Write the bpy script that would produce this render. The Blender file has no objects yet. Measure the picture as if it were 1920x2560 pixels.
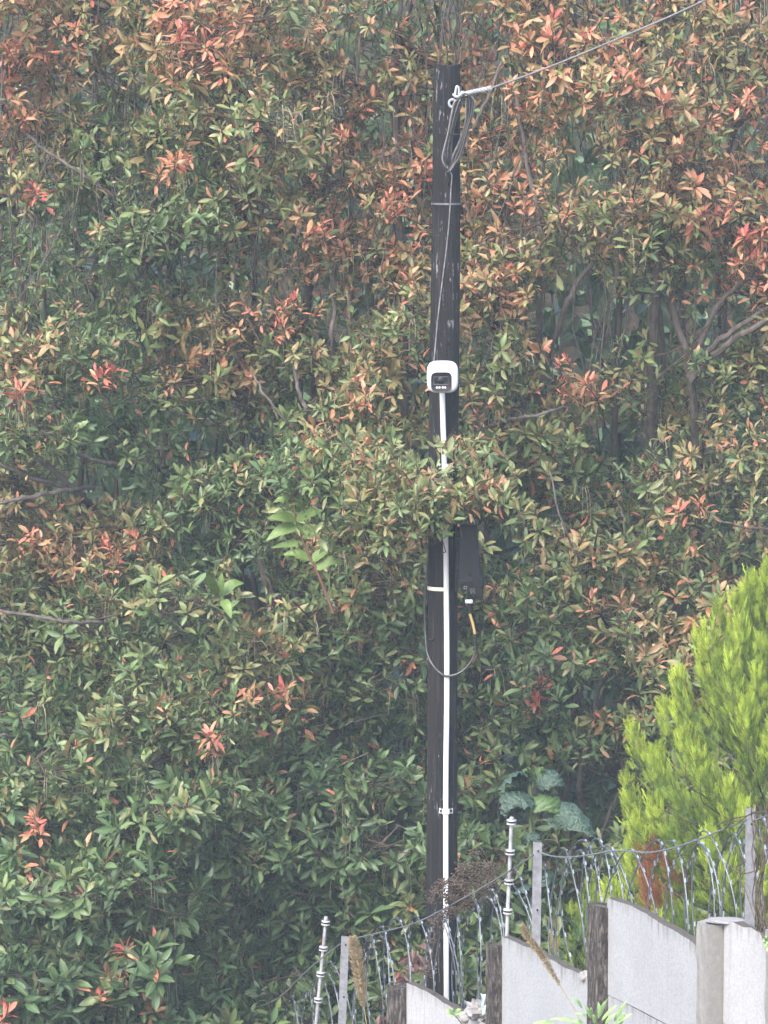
import bpy, math, random
import numpy as np
from mathutils import Vector, Matrix

random.seed(7)
rng = np.random.default_rng(11)
R = math.radians
scene = bpy.context.scene
col = scene.collection

# ------------------------------------------------------------------ camera
CAM_H, FPX = 6.7, 10500.0            # camera height; focal length in pixels of the 1920 x 2560 photograph
PITCH = math.atan((1280 - 162) / FPX)
cam_d = bpy.data.cameras.new('camera')
cam = bpy.data.objects.new('camera', cam_d)
col.objects.link(cam)
cam.location = (0, 0, CAM_H)
cam.rotation_euler = (math.pi / 2 - PITCH, 0, 0)
cam_d.sensor_fit = 'VERTICAL'
cam_d.sensor_height = 24
cam_d.lens = FPX / 2560 * 24
cam_d.clip_start = 0.1
cam_d.clip_end = 2000
scene.camera = cam

# ------------------------------------------------------------------ sky, sun, exposure
SUN_EL, SUN_AZ = R(42), R(208)       # azimuth clockwise from +Y: behind the camera, to the left
world = bpy.data.worlds.new('World')
scene.world = world
world.use_nodes = True
wn = world.node_tree.nodes
bg = wn['Background']
sky = wn.new('ShaderNodeTexSky')
sky.sky_type = 'NISHITA'
sky.sun_disc = False
sky.sun_elevation = SUN_EL
sky.sun_rotation = SUN_AZ
sky.air_density = 1.0
sky.dust_density = 4.0
sky.ozone_density = 1.0
world.node_tree.links.new(sky.outputs[0], bg.inputs[0])
bg.inputs[1].default_value = 0.15
sun_d = bpy.data.lights.new('sun', 'SUN')
sun = bpy.data.objects.new('sun', sun_d)
col.objects.link(sun)
sun_d.energy = 0.85
sun_d.angle = R(28)
sun_d.color = (1.0, 0.97, 0.93)
sv = Vector((math.sin(SUN_AZ) * math.cos(SUN_EL), math.cos(SUN_AZ) * math.cos(SUN_EL), math.sin(SUN_EL)))
sun.rotation_euler = sv.to_track_quat('Z', 'Y').to_euler()
sun.location = (-6, -6, 20)
vs = scene.view_settings
vs.view_transform = 'Standard'
vs.look = 'None'
vs.gamma = 1.0
vs.use_curve_mapping = False
vs.exposure = 2.02
try:
    scene.cycles.use_denoising = True
    scene.cycles.denoiser = 'OPENIMAGEDENOISE'
    scene.cycles.denoising_input_passes = 'RGB_ALBEDO_NORMAL'
    scene.cycles.denoising_prefilter = 'ACCURATE'
    scene.cycles.adaptive_threshold = 0.02
    scene.cycles.max_bounces = 5
    scene.cycles.volume_bounces = 1
    scene.cycles.transparent_max_bounces = 4
except Exception:
    pass

# ------------------------------------------------------------------ helpers
CP, SP = math.cos(PITCH), math.sin(PITCH)
def W(px, py, Y):
    """point of the place that stands at distance Y in front of the camera and is seen at a photograph pixel"""
    u, v = (px - 960) / FPX, -(py - 1280) / FPX
    dy, dz = CP + v * SP, -SP + v * CP
    s = Y / dy
    return Vector((u * s, Y, CAM_H + dz * s))
def to_px(P):
    x, y, z = P[..., 0], P[..., 1], P[..., 2] - CAM_H
    f = y * CP - z * SP
    v = y * SP + z * CP
    return 960 + FPX * x / f, 1280 - FPX * v / f

def tag(o, label=None, cat=None, group=None, kind=None):
    if label: o['label'] = label
    if cat: o['category'] = cat
    if group: o['group'] = group
    if kind: o['kind'] = kind
    return o
def link(name, me, mat, parent=None, kind=None):
    o = bpy.data.objects.new(name, me)
    col.objects.link(o)
    if mat is not None and len(me.materials) == 0:
        me.materials.append(mat)
    if parent is not None:
        o.parent = parent
        o.matrix_parent_inverse = parent_inv(parent)
    if kind: o['kind'] = kind
    return o
def parent_inv(p):
    m = Matrix.Translation(p.location)
    q = p
    if p.parent is not None:
        return Matrix.Identity(4)
    return m.inverted()
def thing(name, loc, label, cat, group=None):
    o = bpy.data.objects.new(name, None)
    o.empty_display_size = 0.1
    col.objects.link(o)
    o.location = loc
    tag(o, label, cat, group)
    return o

class MB:
    def __init__(s): s.v = []; s.f = []
    def add(s, v, f):
        n = len(s.v)
        s.v += [tuple(p) for p in v]
        s.f += [tuple(i + n for i in q) for q in f]
        return s
    def box(s, c, sx, sy, sz, M=None):
        vs_ = [Vector((x * sx / 2, y * sy / 2, z * sz / 2)) for x in (-1, 1) for y in (-1, 1) for z in (-1, 1)]
        if M is not None: vs_ = [M @ p for p in vs_]
        c = Vector(c)
        return s.add([p + c for p in vs_], [(0, 1, 3, 2), (4, 6, 7, 5), (0, 4, 5, 1), (2, 3, 7, 6), (0, 2, 6, 4), (1, 5, 7, 3)])
    def tube(s, pts, rad, n=8, cap=True):
        pts = [Vector(p) for p in pts]
        k = len(pts)
        if not hasattr(rad, '__len__'): rad = [rad] * k
        base = len(s.v)
        ref = None
        for i, p in enumerate(pts):
            t = (pts[min(i + 1, k - 1)] - pts[max(i - 1, 0)])
            t = t.normalized() if t.length > 1e-9 else Vector((0, 0, 1))
            if ref is None:
                ref = t.orthogonal().normalized()
            ref = (ref - t * ref.dot(t))
            ref = ref.normalized() if ref.length > 1e-6 else t.orthogonal().normalized()
            b = t.cross(ref)
            for j in range(n):
                a = 2 * math.pi * j / n
                s.v.append(tuple(p + (ref * math.cos(a) + b * math.sin(a)) * rad[i]))
        for i in range(k - 1):
            for j in range(n):
                a0, a1 = base + i * n + j, base + i * n + (j + 1) % n
                s.f.append((a0, a1, a1 + n, a0 + n))
        if cap:
            s.f.append(tuple(base + j for j in reversed(range(n))))
            s.f.append(tuple(base + (k - 1) * n + j for j in range(n)))
        return s
    def disc_stack(s, c, axis, prof, n=16):
        """lathe: prof = [(distance along the axis, radius)]"""
        c, axis = Vector(c), Vector(axis).normalized()
        return s.tube([c + axis * d for d, r in prof], [r for d, r in prof], n)
    def prism(s, poly, depth):
        """poly: outline of points in order, depth: a vector"""
        n = len(poly)
        d = Vector(depth)
        vs_ = [Vector(p) for p in poly] + [Vector(p) + d for p in poly]
        return s.add(vs_, [tuple(range(n)), tuple(reversed(range(n, 2 * n)))] + [(i, i + n, (i + 1) % n + n, (i + 1) % n) for i in range(n)])
    def build(s, name, mat, parent=None, smooth=True, kind=None, bevel=0):
        me = bpy.data.meshes.new(name)
        me.from_pydata(s.v, [], s.f)
        import bmesh
        bm = bmesh.new(); bm.from_mesh(me)
        bmesh.ops.recalc_face_normals(bm, faces=bm.faces)
        if bevel:
            bmesh.ops.bevel(bm, geom=[e for e in bm.edges if e.is_manifold and e.calc_face_angle(0) > 0.5], offset=bevel, segments=2, profile=0.6, affect='EDGES')
        bm.to_mesh(me); bm.free()
        if smooth:
            for p in me.polygons: p.use_smooth = True
            if hasattr(me, 'set_sharp_from_angle'): me.set_sharp_from_angle(angle=R(38))
        return link(name, me, mat, parent, kind)

def spline(pts, n=8):
    """Catmull-Rom through the points"""
    P = [Vector(p) for p in pts]
    P = [P[0] * 2 - P[1]] + P + [P[-1] * 2 - P[-2]]
    out = []
    for i in range(1, len(P) - 2):
        a, b, c, d = P[i - 1:i + 3]
        for k in range(n):
            t = k / n
            out.append(0.5 * ((2 * b) + (c - a) * t + (2 * a - 5 * b + 4 * c - d) * t * t + (3 * b - a - 3 * c + d) * t ** 3))
    out.append(P[-2])
    return out
def lerp_list(vals, n):
    x = np.linspace(0, 1, len(vals))
    return list(np.interp(np.linspace(0, 1, n), x, vals))

# ------------------------------------------------------------------ materials
def node_mat(name, rough=0.7, spec=0.4):
    m = bpy.data.materials.new(name)
    m.use_nodes = True
    nt = m.node_tree
    b = nt.nodes['Principled BSDF']
    b.inputs['Roughness'].default_value = rough
    b.inputs['Specular IOR Level'].default_value = spec
    return m, nt, b
def N(nt, typ, **kw):
    n = nt.nodes.new('ShaderNode' + typ)
    for k, v in kw.items():
        if k in n.inputs: n.inputs[k].default_value = v
        else: setattr(n, k, v)
    return n
def ramp(nt, stops, src, interp='LINEAR'):
    r = nt.nodes.new('ShaderNodeValToRGB')
    r.color_ramp.interpolation = interp
    e = r.color_ramp.elements
    while len(e) < len(stops): e.new(0.5)
    for i, (p, c) in enumerate(stops):
        e[i].position = p
        e[i].color = (c[0], c[1], c[2], 1) if hasattr(c, '__len__') else (c, c, c, 1)
    nt.links.new(src, r.inputs[0])
    return r.outputs[0]
def coords(nt, scale=(1, 1, 1)):
    t = N(nt, 'TexCoord')
    mp = N(nt, 'Mapping')
    mp.inputs['Scale'].default_value = scale
    nt.links.new(t.outputs['Object'], mp.inputs[0])
    return mp.outputs[0]
def noise(nt, vec, scale, detail=4, rough=0.55):
    n = N(nt, 'TexNoise', Scale=scale, Detail=detail, Roughness=rough)
    nt.links.new(vec, n.inputs['Vector'])
    return n.outputs[0]
def mix(nt, fac, a, b, typ='MIX'):
    n = nt.nodes.new('ShaderNodeMix')
    n.data_type = 'RGBA'; n.blend_type = typ
    for s, v in ((0, fac), (6, a), (7, b)):
        if hasattr(v, 'is_output'): nt.links.new(v, n.inputs[s])
        else: n.inputs[s].default_value = (v if s == 0 else ((*v, 1) if len(v) == 3 else v))
    return n.outputs[2]
def bump(nt, b, h, strength=0.4, dist=0.01):
    n = N(nt, 'Bump')
    n.inputs['Strength'].default_value = strength
    n.inputs['Distance'].default_value = dist
    nt.links.new(h, n.inputs['Height'])
    nt.links.new(n.outputs[0], b.inputs['Normal'])
def simple(name, c, rough=0.6, spec=0.4, metal=0.0, var=0.15, scale=30):
    m, nt, b = node_mat(name, rough, spec)
    v = coords(nt)
    n = noise(nt, v, scale)
    c1 = tuple(x * (1 - var) for x in c); c2 = tuple(min(1, x * (1 + var)) for x in c)
    nt.links.new(ramp(nt, [(0.3, c1), (0.7, c2)], n), b.inputs['Base Color'])
    b.inputs['Metallic'].default_value = metal
    return m

def leaf_material(name, rough=0.42, spec=0.45, trans=0.28):
    m, nt, b = node_mat(name, rough, spec)
    at = N(nt, 'Attribute', attribute_name='Col')
    v = coords(nt)
    blot = ramp(nt, [(0.3, 0.78), (0.7, 1.2)], noise(nt, v, 45, 2))
    c = mix(nt, 1.0, at.outputs['Color'], blot, 'MULTIPLY')
    mp = N(nt, 'Math', operation='POWER'); mp.inputs[1].default_value = 7
    nt.links.new(at.outputs['Alpha'], mp.inputs[0])
    ml = N(nt, 'Math', operation='MULTIPLY'); ml.inputs[1].default_value = 0.35
    nt.links.new(mp.outputs[0], ml.inputs[0])
    c = mix(nt, ml.outputs[0], c, (0.30, 0.30, 0.14))
    nt.links.new(c, b.inputs['Base Color'])
    tr = N(nt, 'BsdfTranslucent')
    nt.links.new(c, tr.inputs[0])
    ms = N(nt, 'MixShader'); ms.inputs[0].default_value = trans
    out = nt.nodes['Material Output']
    nt.links.new(b.outputs[0], ms.inputs[1]); nt.links.new(tr.outputs[0], ms.inputs[2])
    nt.links.new(ms.outputs[0], out.inputs[0])
    return m
M_LEAF = leaf_material('leaf')
M_CONIFER = leaf_material('conifer_scale_leaf', 0.6, 0.25, 0.2)

def bark_mat(name, c1, c2, sc=18):
    m, nt, b = node_mat(name, 0.85, 0.25)
    v = coords(nt, (1, 1, 0.25))
    n = noise(nt, v, sc, 6, 0.65)
    nt.links.new(ramp(nt, [(0.3, c1), (0.7, c2)], n), b.inputs['Base Color'])
    bump(nt, b, n, 0.6, 0.01)
    return m
M_BARK = bark_mat('bark', (0.026, 0.021, 0.019), (0.105, 0.088, 0.078), 24)
M_LIMB = bark_mat('limb_bark', (0.034, 0.029, 0.027), (0.135, 0.12, 0.112), 26)
M_GREYSTEM = bark_mat('grey_stem_bark', (0.07, 0.062, 0.058), (0.22, 0.20, 0.19), 30)
M_TWIG = simple('twig_bark', (0.085, 0.065, 0.052), 0.85, 0.2, var=0.4)
M_STALK = simple('dry_stalk', (0.30, 0.27, 0.19), 0.7, 0.3, var=0.3)

def pole_mat():
    m, nt, b = node_mat('creosoted_wood', 0.8, 0.22)
    v = coords(nt, (1, 1, 0.035))
    fine = noise(nt, v, 70, 8, 0.7)
    v2 = coords(nt, (1, 1, 0.12))
    broad = noise(nt, v2, 9, 4, 0.6)
    c = ramp(nt, [(0.30, (0.006, 0.006, 0.008)), (0.52, (0.008, 0.008, 0.010)), (0.76, (0.050, 0.050, 0.057))], fine)
    brown = ramp(nt, [(0.3, (0.006, 0.0055, 0.006)), (0.72, (0.036, 0.029, 0.027))], fine)
    bf = ramp(nt, [(0.48, 0.0), (0.66, 0.75)], broad)
    c = mix(nt, bf, c, brown)
    v3 = coords(nt, (1, 1, 0.16))
    sp = noise(nt, v3, 55, 3, 0.7)
    v4 = coords(nt, (1, 1, 0.4))
    patch = noise(nt, v4, 3.2, 2)
    sf = N(nt, 'Math', operation='MULTIPLY')
    nt.links.new(ramp(nt, [(0.61, 0.0), (0.68, 1.0)], sp), sf.inputs[0])
    nt.links.new(ramp(nt, [(0.46, 0.0), (0.6, 0.9)], patch), sf.inputs[1])
    c = mix(nt, sf.outputs[0], c, (0.42, 0.43, 0.46))
    nt.links.new(c, b.inputs['Base Color'])
    bump(nt, b, fine, 1.0, 0.03)
    return m
M_POLE = pole_mat()
M_WHITE = simple('white_plastic', (0.46, 0.48, 0.515), 0.4, 0.5, var=0.03, scale=8)
M_BLACK = simple('black_plastic', (0.010, 0.011, 0.013), 0.6, 0.2, var=0.25, scale=20)
M_BOX = simple('dark_grey_plastic', (0.013, 0.015, 0.020), 0.6, 0.25, var=0.15, scale=14)
M_GLASSBLACK = simple('smoked_window', (0.008, 0.008, 0.011), 0.3, 0.35, var=0.1)
M_CABLE = simple('cable_sheath', (0.014, 0.014, 0.018), 0.25, 0.6, var=0.35, scale=60)
M_WIREGREY = simple('overhead_cable_sheath', (0.13, 0.125, 0.135), 0.5, 0.4, var=0.25, scale=40)
M_YELLOW = simple('yellow_sleeve', (0.30, 0.21, 0.09), 0.6, 0.4, var=0.2, scale=80)
M_GALV = simple('galvanised_steel', (0.135, 0.145, 0.17), 0.55, 0.4, 0.2, var=0.25, scale=40)
M_ZINC = simple('pale_zinc_grip', (0.28, 0.305, 0.35), 0.45, 0.5, 0.25, var=0.12, scale=60)
M_BLADE = simple('razor_blade_steel', (0.42, 0.46, 0.53), 0.35, 0.5, 0.8, var=0.06)
M_RAZOR = simple('razor_core_wire', (0.075, 0.088, 0.11), 0.45, 0.5, 0.3, var=0.3, scale=30)
M_GREYTUBE = simple('weathered_grey_tube', (0.24, 0.25, 0.275), 0.65, 0.35, 0.2, var=0.35, scale=22)
M_REFLECT = simple('reflective_band', (0.70, 0.68, 0.58), 0.35, 0.5, 0.4, var=0.25, scale=60)
M_SOIL = None

def concrete(name, base, dark, streak=0.5, top_stain=True, rough_scale=60):
    m, nt, b = node_mat(name, 0.9, 0.2)
    v = coords(nt)
    g = noise(nt, v, rough_scale, 8, 0.7)
    big = noise(nt, v, 3.5, 4, 0.6)
    c = ramp(nt, [(0.25, tuple(x * 0.72 for x in base)), (0.6, base), (0.85, tuple(min(0.9, x * 1.15) for x in base))], g)
    c = mix(nt, ramp(nt, [(0.4, 0.0), (0.75, 0.35)], big), c, tuple(x * 0.62 for x in base))
    vs_ = coords(nt, (1, 1, 0.05))
    st = noise(nt, vs_, 34, 5, 0.65)
    mask = noise(nt, v, 2.2, 3)
    f = N(nt, 'Math', operation='MULTIPLY')
    nt.links.new(ramp(nt, [(0.52, 0.0), (0.72, streak)], st), f.inputs[0])
    nt.links.new(ramp(nt, [(0.35, 0.3), (0.65, 1.0)], mask), f.inputs[1])
    c = mix(nt, f.outputs[0], c, dark)
    dn = N(nt, 'Attribute', attribute_name='down')
    dr = noise(nt, coords(nt, (1, 1, 0.03)), 46, 4, 0.6)
    ln = noise(nt, coords(nt, (1, 1, 0.0)), 26, 2)
    sub = N(nt, 'Math', operation='MULTIPLY_ADD'); sub.inputs[1].default_value = -1.9; 
    nt.links.new(dn.outputs['Fac'], sub.inputs[0]); nt.links.new(ln, sub.inputs[2])
    df = N(nt, 'Math', operation='MULTIPLY')
    nt.links.new(ramp(nt, [(0.28, 0.0), (0.62, 0.9)], sub.outputs[0]), df.inputs[0])
    nt.links.new(ramp(nt, [(0.42, 0.15), (0.6, 1.0)], dr), df.inputs[1])
    if top_stain: c = mix(nt, df.outputs[0], c, dark)
    pit = noise(nt, v, 150, 2, 0.5)
    c = mix(nt, ramp(nt, [(0.66, 0.0), (0.74, 0.55)], pit), c, dark)
    nt.links.new(c, b.inputs['Base Color'])
    bump(nt, b, g, 0.5, 0.006)
    return m
M_PANEL = concrete('painted_concrete_panel', (0.275, 0.292, 0.318), (0.12, 0.118, 0.115), 0.15)
M_PANEL2 = concrete('whitewashed_concrete_panel', (0.33, 0.345, 0.37), (0.15, 0.135, 0.125), 0.5)
M_PANELTOP = concrete('stained_concrete_edge', (0.09, 0.083, 0.08), (0.05, 0.045, 0.04), 0.5)
M_POST = concrete('weathered_concrete_post', (0.105, 0.094, 0.090), (0.014, 0.012, 0.011), 1.0, rough_scale=38)
def rough_post():
    m, nt, b = node_mat('weathered_brown_concrete', 0.95, 0.15)
    v = coords(nt, (1, 1, 0.35)); v1 = coords(nt)
    g = noise(nt, v, 42, 8, 0.75); h = noise(nt, v1, 130, 4, 0.7); k = noise(nt, coords(nt, (1, 1, 0.15)), 60, 4, 0.6)
    c = ramp(nt, [(0.34, (0.010, 0.009, 0.009)), (0.5, (0.050, 0.043, 0.041)), (0.66, (0.16, 0.147, 0.14))], g)
    c = mix(nt, ramp(nt, [(0.56, 0.0), (0.68, 0.7)], k), c, (0.24, 0.225, 0.215))
    c = mix(nt, ramp(nt, [(0.55, 0.0), (0.68, 0.8)], h), c, (0.018, 0.016, 0.015))
    nt.links.new(c, b.inputs['Base Color'])
    bump(nt, b, g, 1.0, 0.02)
    return m
M_POST = rough_post()
M_POSTPALE = concrete('pale_concrete_post', (0.205, 0.205, 0.205), (0.085, 0.082, 0.08), 0.12, top_stain=False, rough_scale=30)
M_MORTAR = concrete('mortar', (0.25, 0.25, 0.26), (0.08, 0.075, 0.07), 0.3, top_stain=False, rough_scale=30)

# ------------------------------------------------------------------ ground
WA = Vector((W(993, 2463, 24.0).x, 24.0, 0)); WB = Vector((W(1779, 2299, 20.1).x, 20.1, 0))
def wallY(px):
    k = (px - 960) / FPX / 0.984
    m_ = (WB.x - WA.x) / (WB.y - WA.y)
    return (WA.x - WA.y * m_) / (k - m_)
WT = (WB - WA).normalized()                     # along the wall, towards the camera and to the right
WN = Vector((WT.y, -WT.x, 0))
if WN.x > 0: WN = -WN                           # out of the visible face (left, towards the camera)
def ground_z(x, y):
    s = (x - WA.x) * WT.x + (y - WA.y) * WT.y
    z = 0.31 * s
    z = -0.7 + 1.1 * (1 + math.tanh((z - 0.4) / 1.2))          # -0.7 .. 1.5
    if y > 31.0:
        d = y - 31.0
        z += 9.3 * (1 - math.exp(-d / 6.5))
    z += 0.06 * math.sin(x * 1.7 + y * 0.9) + 0.05 * math.sin(x * 0.6 - y * 1.3)
    return z
xs = sorted(set([-220, -140, -90, -60, -40, -25] + list(np.arange(-16, 16.1, 0.8)) + [25, 40, 60, 90, 140, 220]))
ys = sorted(set([-60, -35, -20, -10, 0, 6, 10, 14] + list(np.arange(16, 44.1, 0.7)) + [48, 55, 65, 80, 110, 160, 260]))
gm = MB()
for y in ys:
    for x in xs: gm.v.append((x, y, ground_z(x, y)))
nx = len(xs)
for j in range(len(ys) - 1):
    for i in range(nx - 1):
        a = j * nx + i
        gm.f.append((a, a + 1, a + nx + 1, a + nx))
m, nt, b = node_mat('leaf_litter_soil', 0.95, 0.1)
v = coords(nt)
g1 = noise(nt, v, 14, 8, 0.7); g2 = noise(nt, v, 1.3, 4)
c = ramp(nt, [(0.3, (0.012, 0.010, 0.008)), (0.55, (0.04, 0.032, 0.024)), (0.75, (0.075, 0.06, 0.042))], g1)
c = mix(nt, ramp(nt, [(0.4, 0.0), (0.65, 0.7)], g2), c, (0.024, 0.035, 0.016))
nt.links.new(c, b.inputs['Base Color']); bump(nt, b, g1, 0.8, 0.04)
tag(gm.build('ground', m), kind='structure')

# ------------------------------------------------------------------ concrete wall
wall = thing('concrete_wall', (WA.x, WA.y, ground_z(WA.x, WA.y)), 'stepped grey precast concrete panel wall with brown posts at bottom right', 'wall')
def wall_pt(px, py, off=0.0):
    p = W(px, py, wallY(px))
    return p + WN * off
def panel_bay(tops, mat, nrows, seed, px_end=None):
    """a bay of stacked panels; tops: pixel outline of its top edge on the visible face"""
    rs = random.Random(seed)
    P = [wall_pt(a, b_) for a, b_ in tops]
    S = [(p - WA).dot(WT) for p in P]
    ss = np.linspace(S[0], S[-1], 40)
    zt = np.interp(ss, S, [p.z for p in P])
    jag = np.convolve([rs.uniform(-0.012, 0.007) for _ in range(len(ss) + 4)], [.1, .25, .3, .25, .1], 'valid')
    zt = zt + jag
    zref = float(np.median(zt))
    for r in range(nrows):
        top = zt if r == 0 else np.full_like(ss, zref - 0.5 * r - 0.004)
        bot = np.full_like(ss, zref - 0.5 * (r + 1))
        mb = MB(); k = len(ss)
        th = 0.05
        for off in (0.0, -th):
            for q in (top, bot):
                for s_, z_ in zip(ss, q):
                    p = WA + WT * float(s_) + WN * (off + (0.004 * math.sin(s_ * 9 + r) if off == 0 else 0))
                    mb.v.append((p.x, p.y, float(z_)))
        for i in range(k - 1):
            A, B, C, D = i, i + k, i + 2 * k, i + 3 * k
            mb.f += [(A, A + 1, B + 1, B), (C, D, D + 1, C + 1), (A, C, C + 1, A + 1), (B, B + 1, D + 1, D)]
        mb.f += [(0, k, 3 * k, 2 * k), (k - 1, 3 * k - 1, 4 * k - 1, 2 * k - 1)]
        o = mb.build('panel', mat, wall, smooth=False)
        at = o.data.attributes.new('down', 'FLOAT', 'POINT')
        for vi, vv in enumerate(o.data.vertices): at.data[vi].value = 0.0 if (vi // k) % 2 == 0 else 1.0
        o.data.materials.append(M_PANELTOP)
        for p in o.data.polygons:
            if p.normal.z > 0.5: p.material_index = 1
    return zref
panel_bay([(1018, 2456), (1045, 2467), (1070, 2480), (1100, 2500), (1139, 2520), (1165, 2534), (1222, 2564)], M_PANEL2, 3, 1)
panel_bay([(1256, 2340), (1275, 2348), (1330, 2373), (1382, 2399), (1443, 2432), (1480, 2452)], M_PANEL, 3, 2)
panel_bay([(1519, 2243), (1540, 2249), (1590, 2271), (1660, 2310), (1740, 2362), (1762, 2374)], M_PANEL, 4, 3)
panel_bay([(1812, 2300), (1851, 2311), (1880, 2322), (1899, 2331), (1908, 2362), (1925, 2370), (1990, 2420)], M_PANEL2, 4, 4)
def wall_post(pxl, top, mat, along=0.125, front=0.062, back=0.10, seed=0):
    """pxl: pixel of the post's left edge"""
    rs = random.Random(seed)
    # find the place along the wall whose protruding front corner is seen at pxl
    base0 = W(pxl, top, wallY(pxl)); base0.z = 0
    lo, hi = -0.2, 0.6
    for _ in range(30):
        s_ = (lo + hi) / 2
        q = base0 + WT * s_ + WN * front; q.z = W(pxl, top, q.y).z
        if to_px(np.array(q))[0] < pxl: lo = s_
        else: hi = s_
    z1 = q.z
    c = base0 + WT * (s_ + along / 2)
    z0 = ground_z(c.x, c.y) - 0.3
    mb = MB()
    rows = 22
    prof = [(-along / 2, front), (along / 2, front), (along / 2, -back), (-along / 2, -back)]
    sub = []
    for i in range(4):
        a, b_ = prof[i], prof[(i + 1) % 4]
        for k in range(3):
            t = k / 3
            sub.append((a[0] + (b_[0] - a[0]) * t, a[1] + (b_[1] - a[1]) * t))
    n = len(sub)
    for r in range(rows + 1):
        z = z1 - (z1 - z0) * r / rows
        for (s_, w_) in sub:
            j = rs.uniform(-0.0035, 0.0035)
            p = c + WT * (s_ * (1 + j * 3)) + WN * (w_ + j)
            mb.v.append((p.x, p.y, z + (rs.uniform(-0.012, 0.004) if r == 0 else 0)))
    for r in range(rows):
        for i in range(n):
            a, b_ = r * n + i, r * n + (i + 1) % n
            mb.f.append((a, b_, b_ + n, a + n))
    mb.f.append(tuple(range(n)))
    return mb.build('post', mat, wall, smooth=False)
wall_post(967, 2462, M_POST, 0.115, 0.075, seed=1)
wall_post(1215, 2355, M_POST, 0.096, 0.060, seed=2)
wall_post(1469, 2256, M_POST, 0.138, 0.058, seed=3)
wall_post(1742, 2299, M_POSTPALE, 0.125, 0.085, seed=4)
wall_post(1914, 2322, M_POSTPALE, 0.13, 0.06, seed=5)

def lump(name, c, r, mat, parent, seed, sq=(1, 1, 1), rough=0.3, n=10, **kw):
    rs = random.Random(seed)
    mb = MB()
    ph = [rs.uniform(0, 6.3) for _ in range(6)]
    for i in range(n + 1):
        th = math.pi * i / n
        for j in range(n + 4):
            fi = 2 * math.pi * j / (n + 4)
            d = Vector((math.sin(th) * math.cos(fi), math.sin(th) * math.sin(fi), math.cos(th)))
            q = 1 + rough * (math.sin(d.x * 5 + ph[0]) * math.sin(d.y * 6 + ph[1]) + 0.6 * math.sin(d.z * 9 + ph[2] + d.x * 8)) * 0.6 + rs.uniform(-rough, rough) * 0.2
            p = d * r * q
            mb.v.append((c[0] + p.x * sq[0], c[1] + p.y * sq[1], c[2] + p.z * sq[2]))
    k = n + 4
    for i in range(n):
        for j in range(k):
            mb.f.append((i * k + j, i * k + (j + 1) % k, (i + 1) * k + (j + 1) % k, (i + 1) * k + j))
    return mb.build(name, mat, parent, smooth=True, **kw)
# mortar on the broken end of the first bay, on the pale post, and chipped mortar at the brown post
p = wall_pt(1190, 2528, -0.02); lump('mortar_patch', p, 0.075, M_MORTAR, wall, 3, (1.0, 1.0, 0.75), 0.5, 14)
p = wall_pt(1163, 2544, -0.02); lump('mortar_patch', p, 0.05, M_MORTAR, wall, 9, (1.1, 1, 0.8), 0.5, 12)
p = wall_pt(1806, 2302, -0.02); lump('mortar_patch', p, 0.075, M_MORTAR, wall, 4, (1.3, 1.0, 0.13), 0.15, 20)
p = wall_pt(1458, 2443, -0.01); lump('mortar_patch', p, 0.03, M_MORTAR, wall, 6, (1, 1, 1), 0.5, 10)

# ------------------------------------------------------------------ wooden pole and what it carries
PY = 25.0
def pole_c(py): 
    px = np.interp(py, [162, 650, 1250, 1900, 2500], [1118, 1115.5, 1108, 1106, 1102])
    return W(float(px), py, PY)
def pole_r(py): return float(np.interp(py, [162, 650, 1250, 2500], [33.2, 36.2, 37, 39.5])) / FPX * PY
top_c = pole_c(162); bot = pole_c(2500)
pbase = Vector((bot.x - 0.01, PY, ground_z(bot.x, PY)))
pole = thing('wooden_pole', pbase, 'tall dark creosoted wooden utility pole standing behind the concrete wall', 'utility pole')
mb = MB(); rows = list(np.linspace(162, 2500, 60)); ns = 28
ph = [random.uniform(0, 6.28) for _ in range(5)]
ring_pts = [(pole_c(y), pole_r(y)) for y in rows] + [(Vector((pbase.x, PY, pbase.z - 0.4)), 0.1)]
for i, (c, r) in enumerate(ring_pts):
    for j in range(ns):
        a = 2 * math.pi * j / ns
        rr = r * (1 + 0.018 * math.sin(3 * a + ph[0] + c.z * 0.5) + 0.014 * math.sin(7 * a + ph[1] + 0.7 * c.z) + 0.012 * math.sin(c.z * 2.1 + ph[2]) + random.uniform(-0.006, 0.006))
        mb.v.append((c.x + math.cos(a) * rr, c.y + math.sin(a) * rr, c.z + (0.006 * math.sin(a * 2 + 1) if i == 0 else 0)))
for i in range(len(ring_pts) - 1):
    for j in range(ns):
        a, b_ = i * ns + j, i * ns + (j + 1) % ns
        mb.f.append((a, b_, b_ + ns, a + ns))
mb.f.append(tuple(range(ns)))
shaft = mb.build('shaft', M_POLE, pole)
def hoop(name, py, h, mat, a0=0, a1=2 * math.pi, off=0.004, tilt=0.0):
    c, r = pole_c(py), pole_r(py) + off
    mb = MB(); n = 40
    for k in range(n + 1):
        a = a0 + (a1 - a0) * k / n
        for (dr, dz) in ((0, h / 2), (0.003, h / 2), (0.003, -h / 2), (0, -h / 2)):
            mb.v.append((c.x + math.cos(a) * (r + dr), c.y + math.sin(a) * (r + dr), c.z + dz + tilt * math.cos(a) * r))
    for k in range(n):
        for j in range(4):
            A, B = k * 4 + j, k * 4 + (j + 1) % 4
            mb.f.append((A, B, B + 4, A + 4))
    mb.f += [(0, 1, 2, 3), (4 * n + 3, 4 * n + 2, 4 * n + 1, 4 * n)]
    return mb.build(name, mat, pole)
hoop('strap', 509, 0.012, simple('dull_strap', (0.10, 0.10, 0.115), 0.5, 0.5, 0.3, var=0.5, scale=50), off=0.006)
tag(hoop('reflective_band', 1468.5, 0.022, M_REFLECT, R(185), R(275), off=0.005), 'thin reflective silver band')
hoop('strap', 1474, 0.014, M_BLACK, R(-85), R(60), off=0.004)
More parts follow.
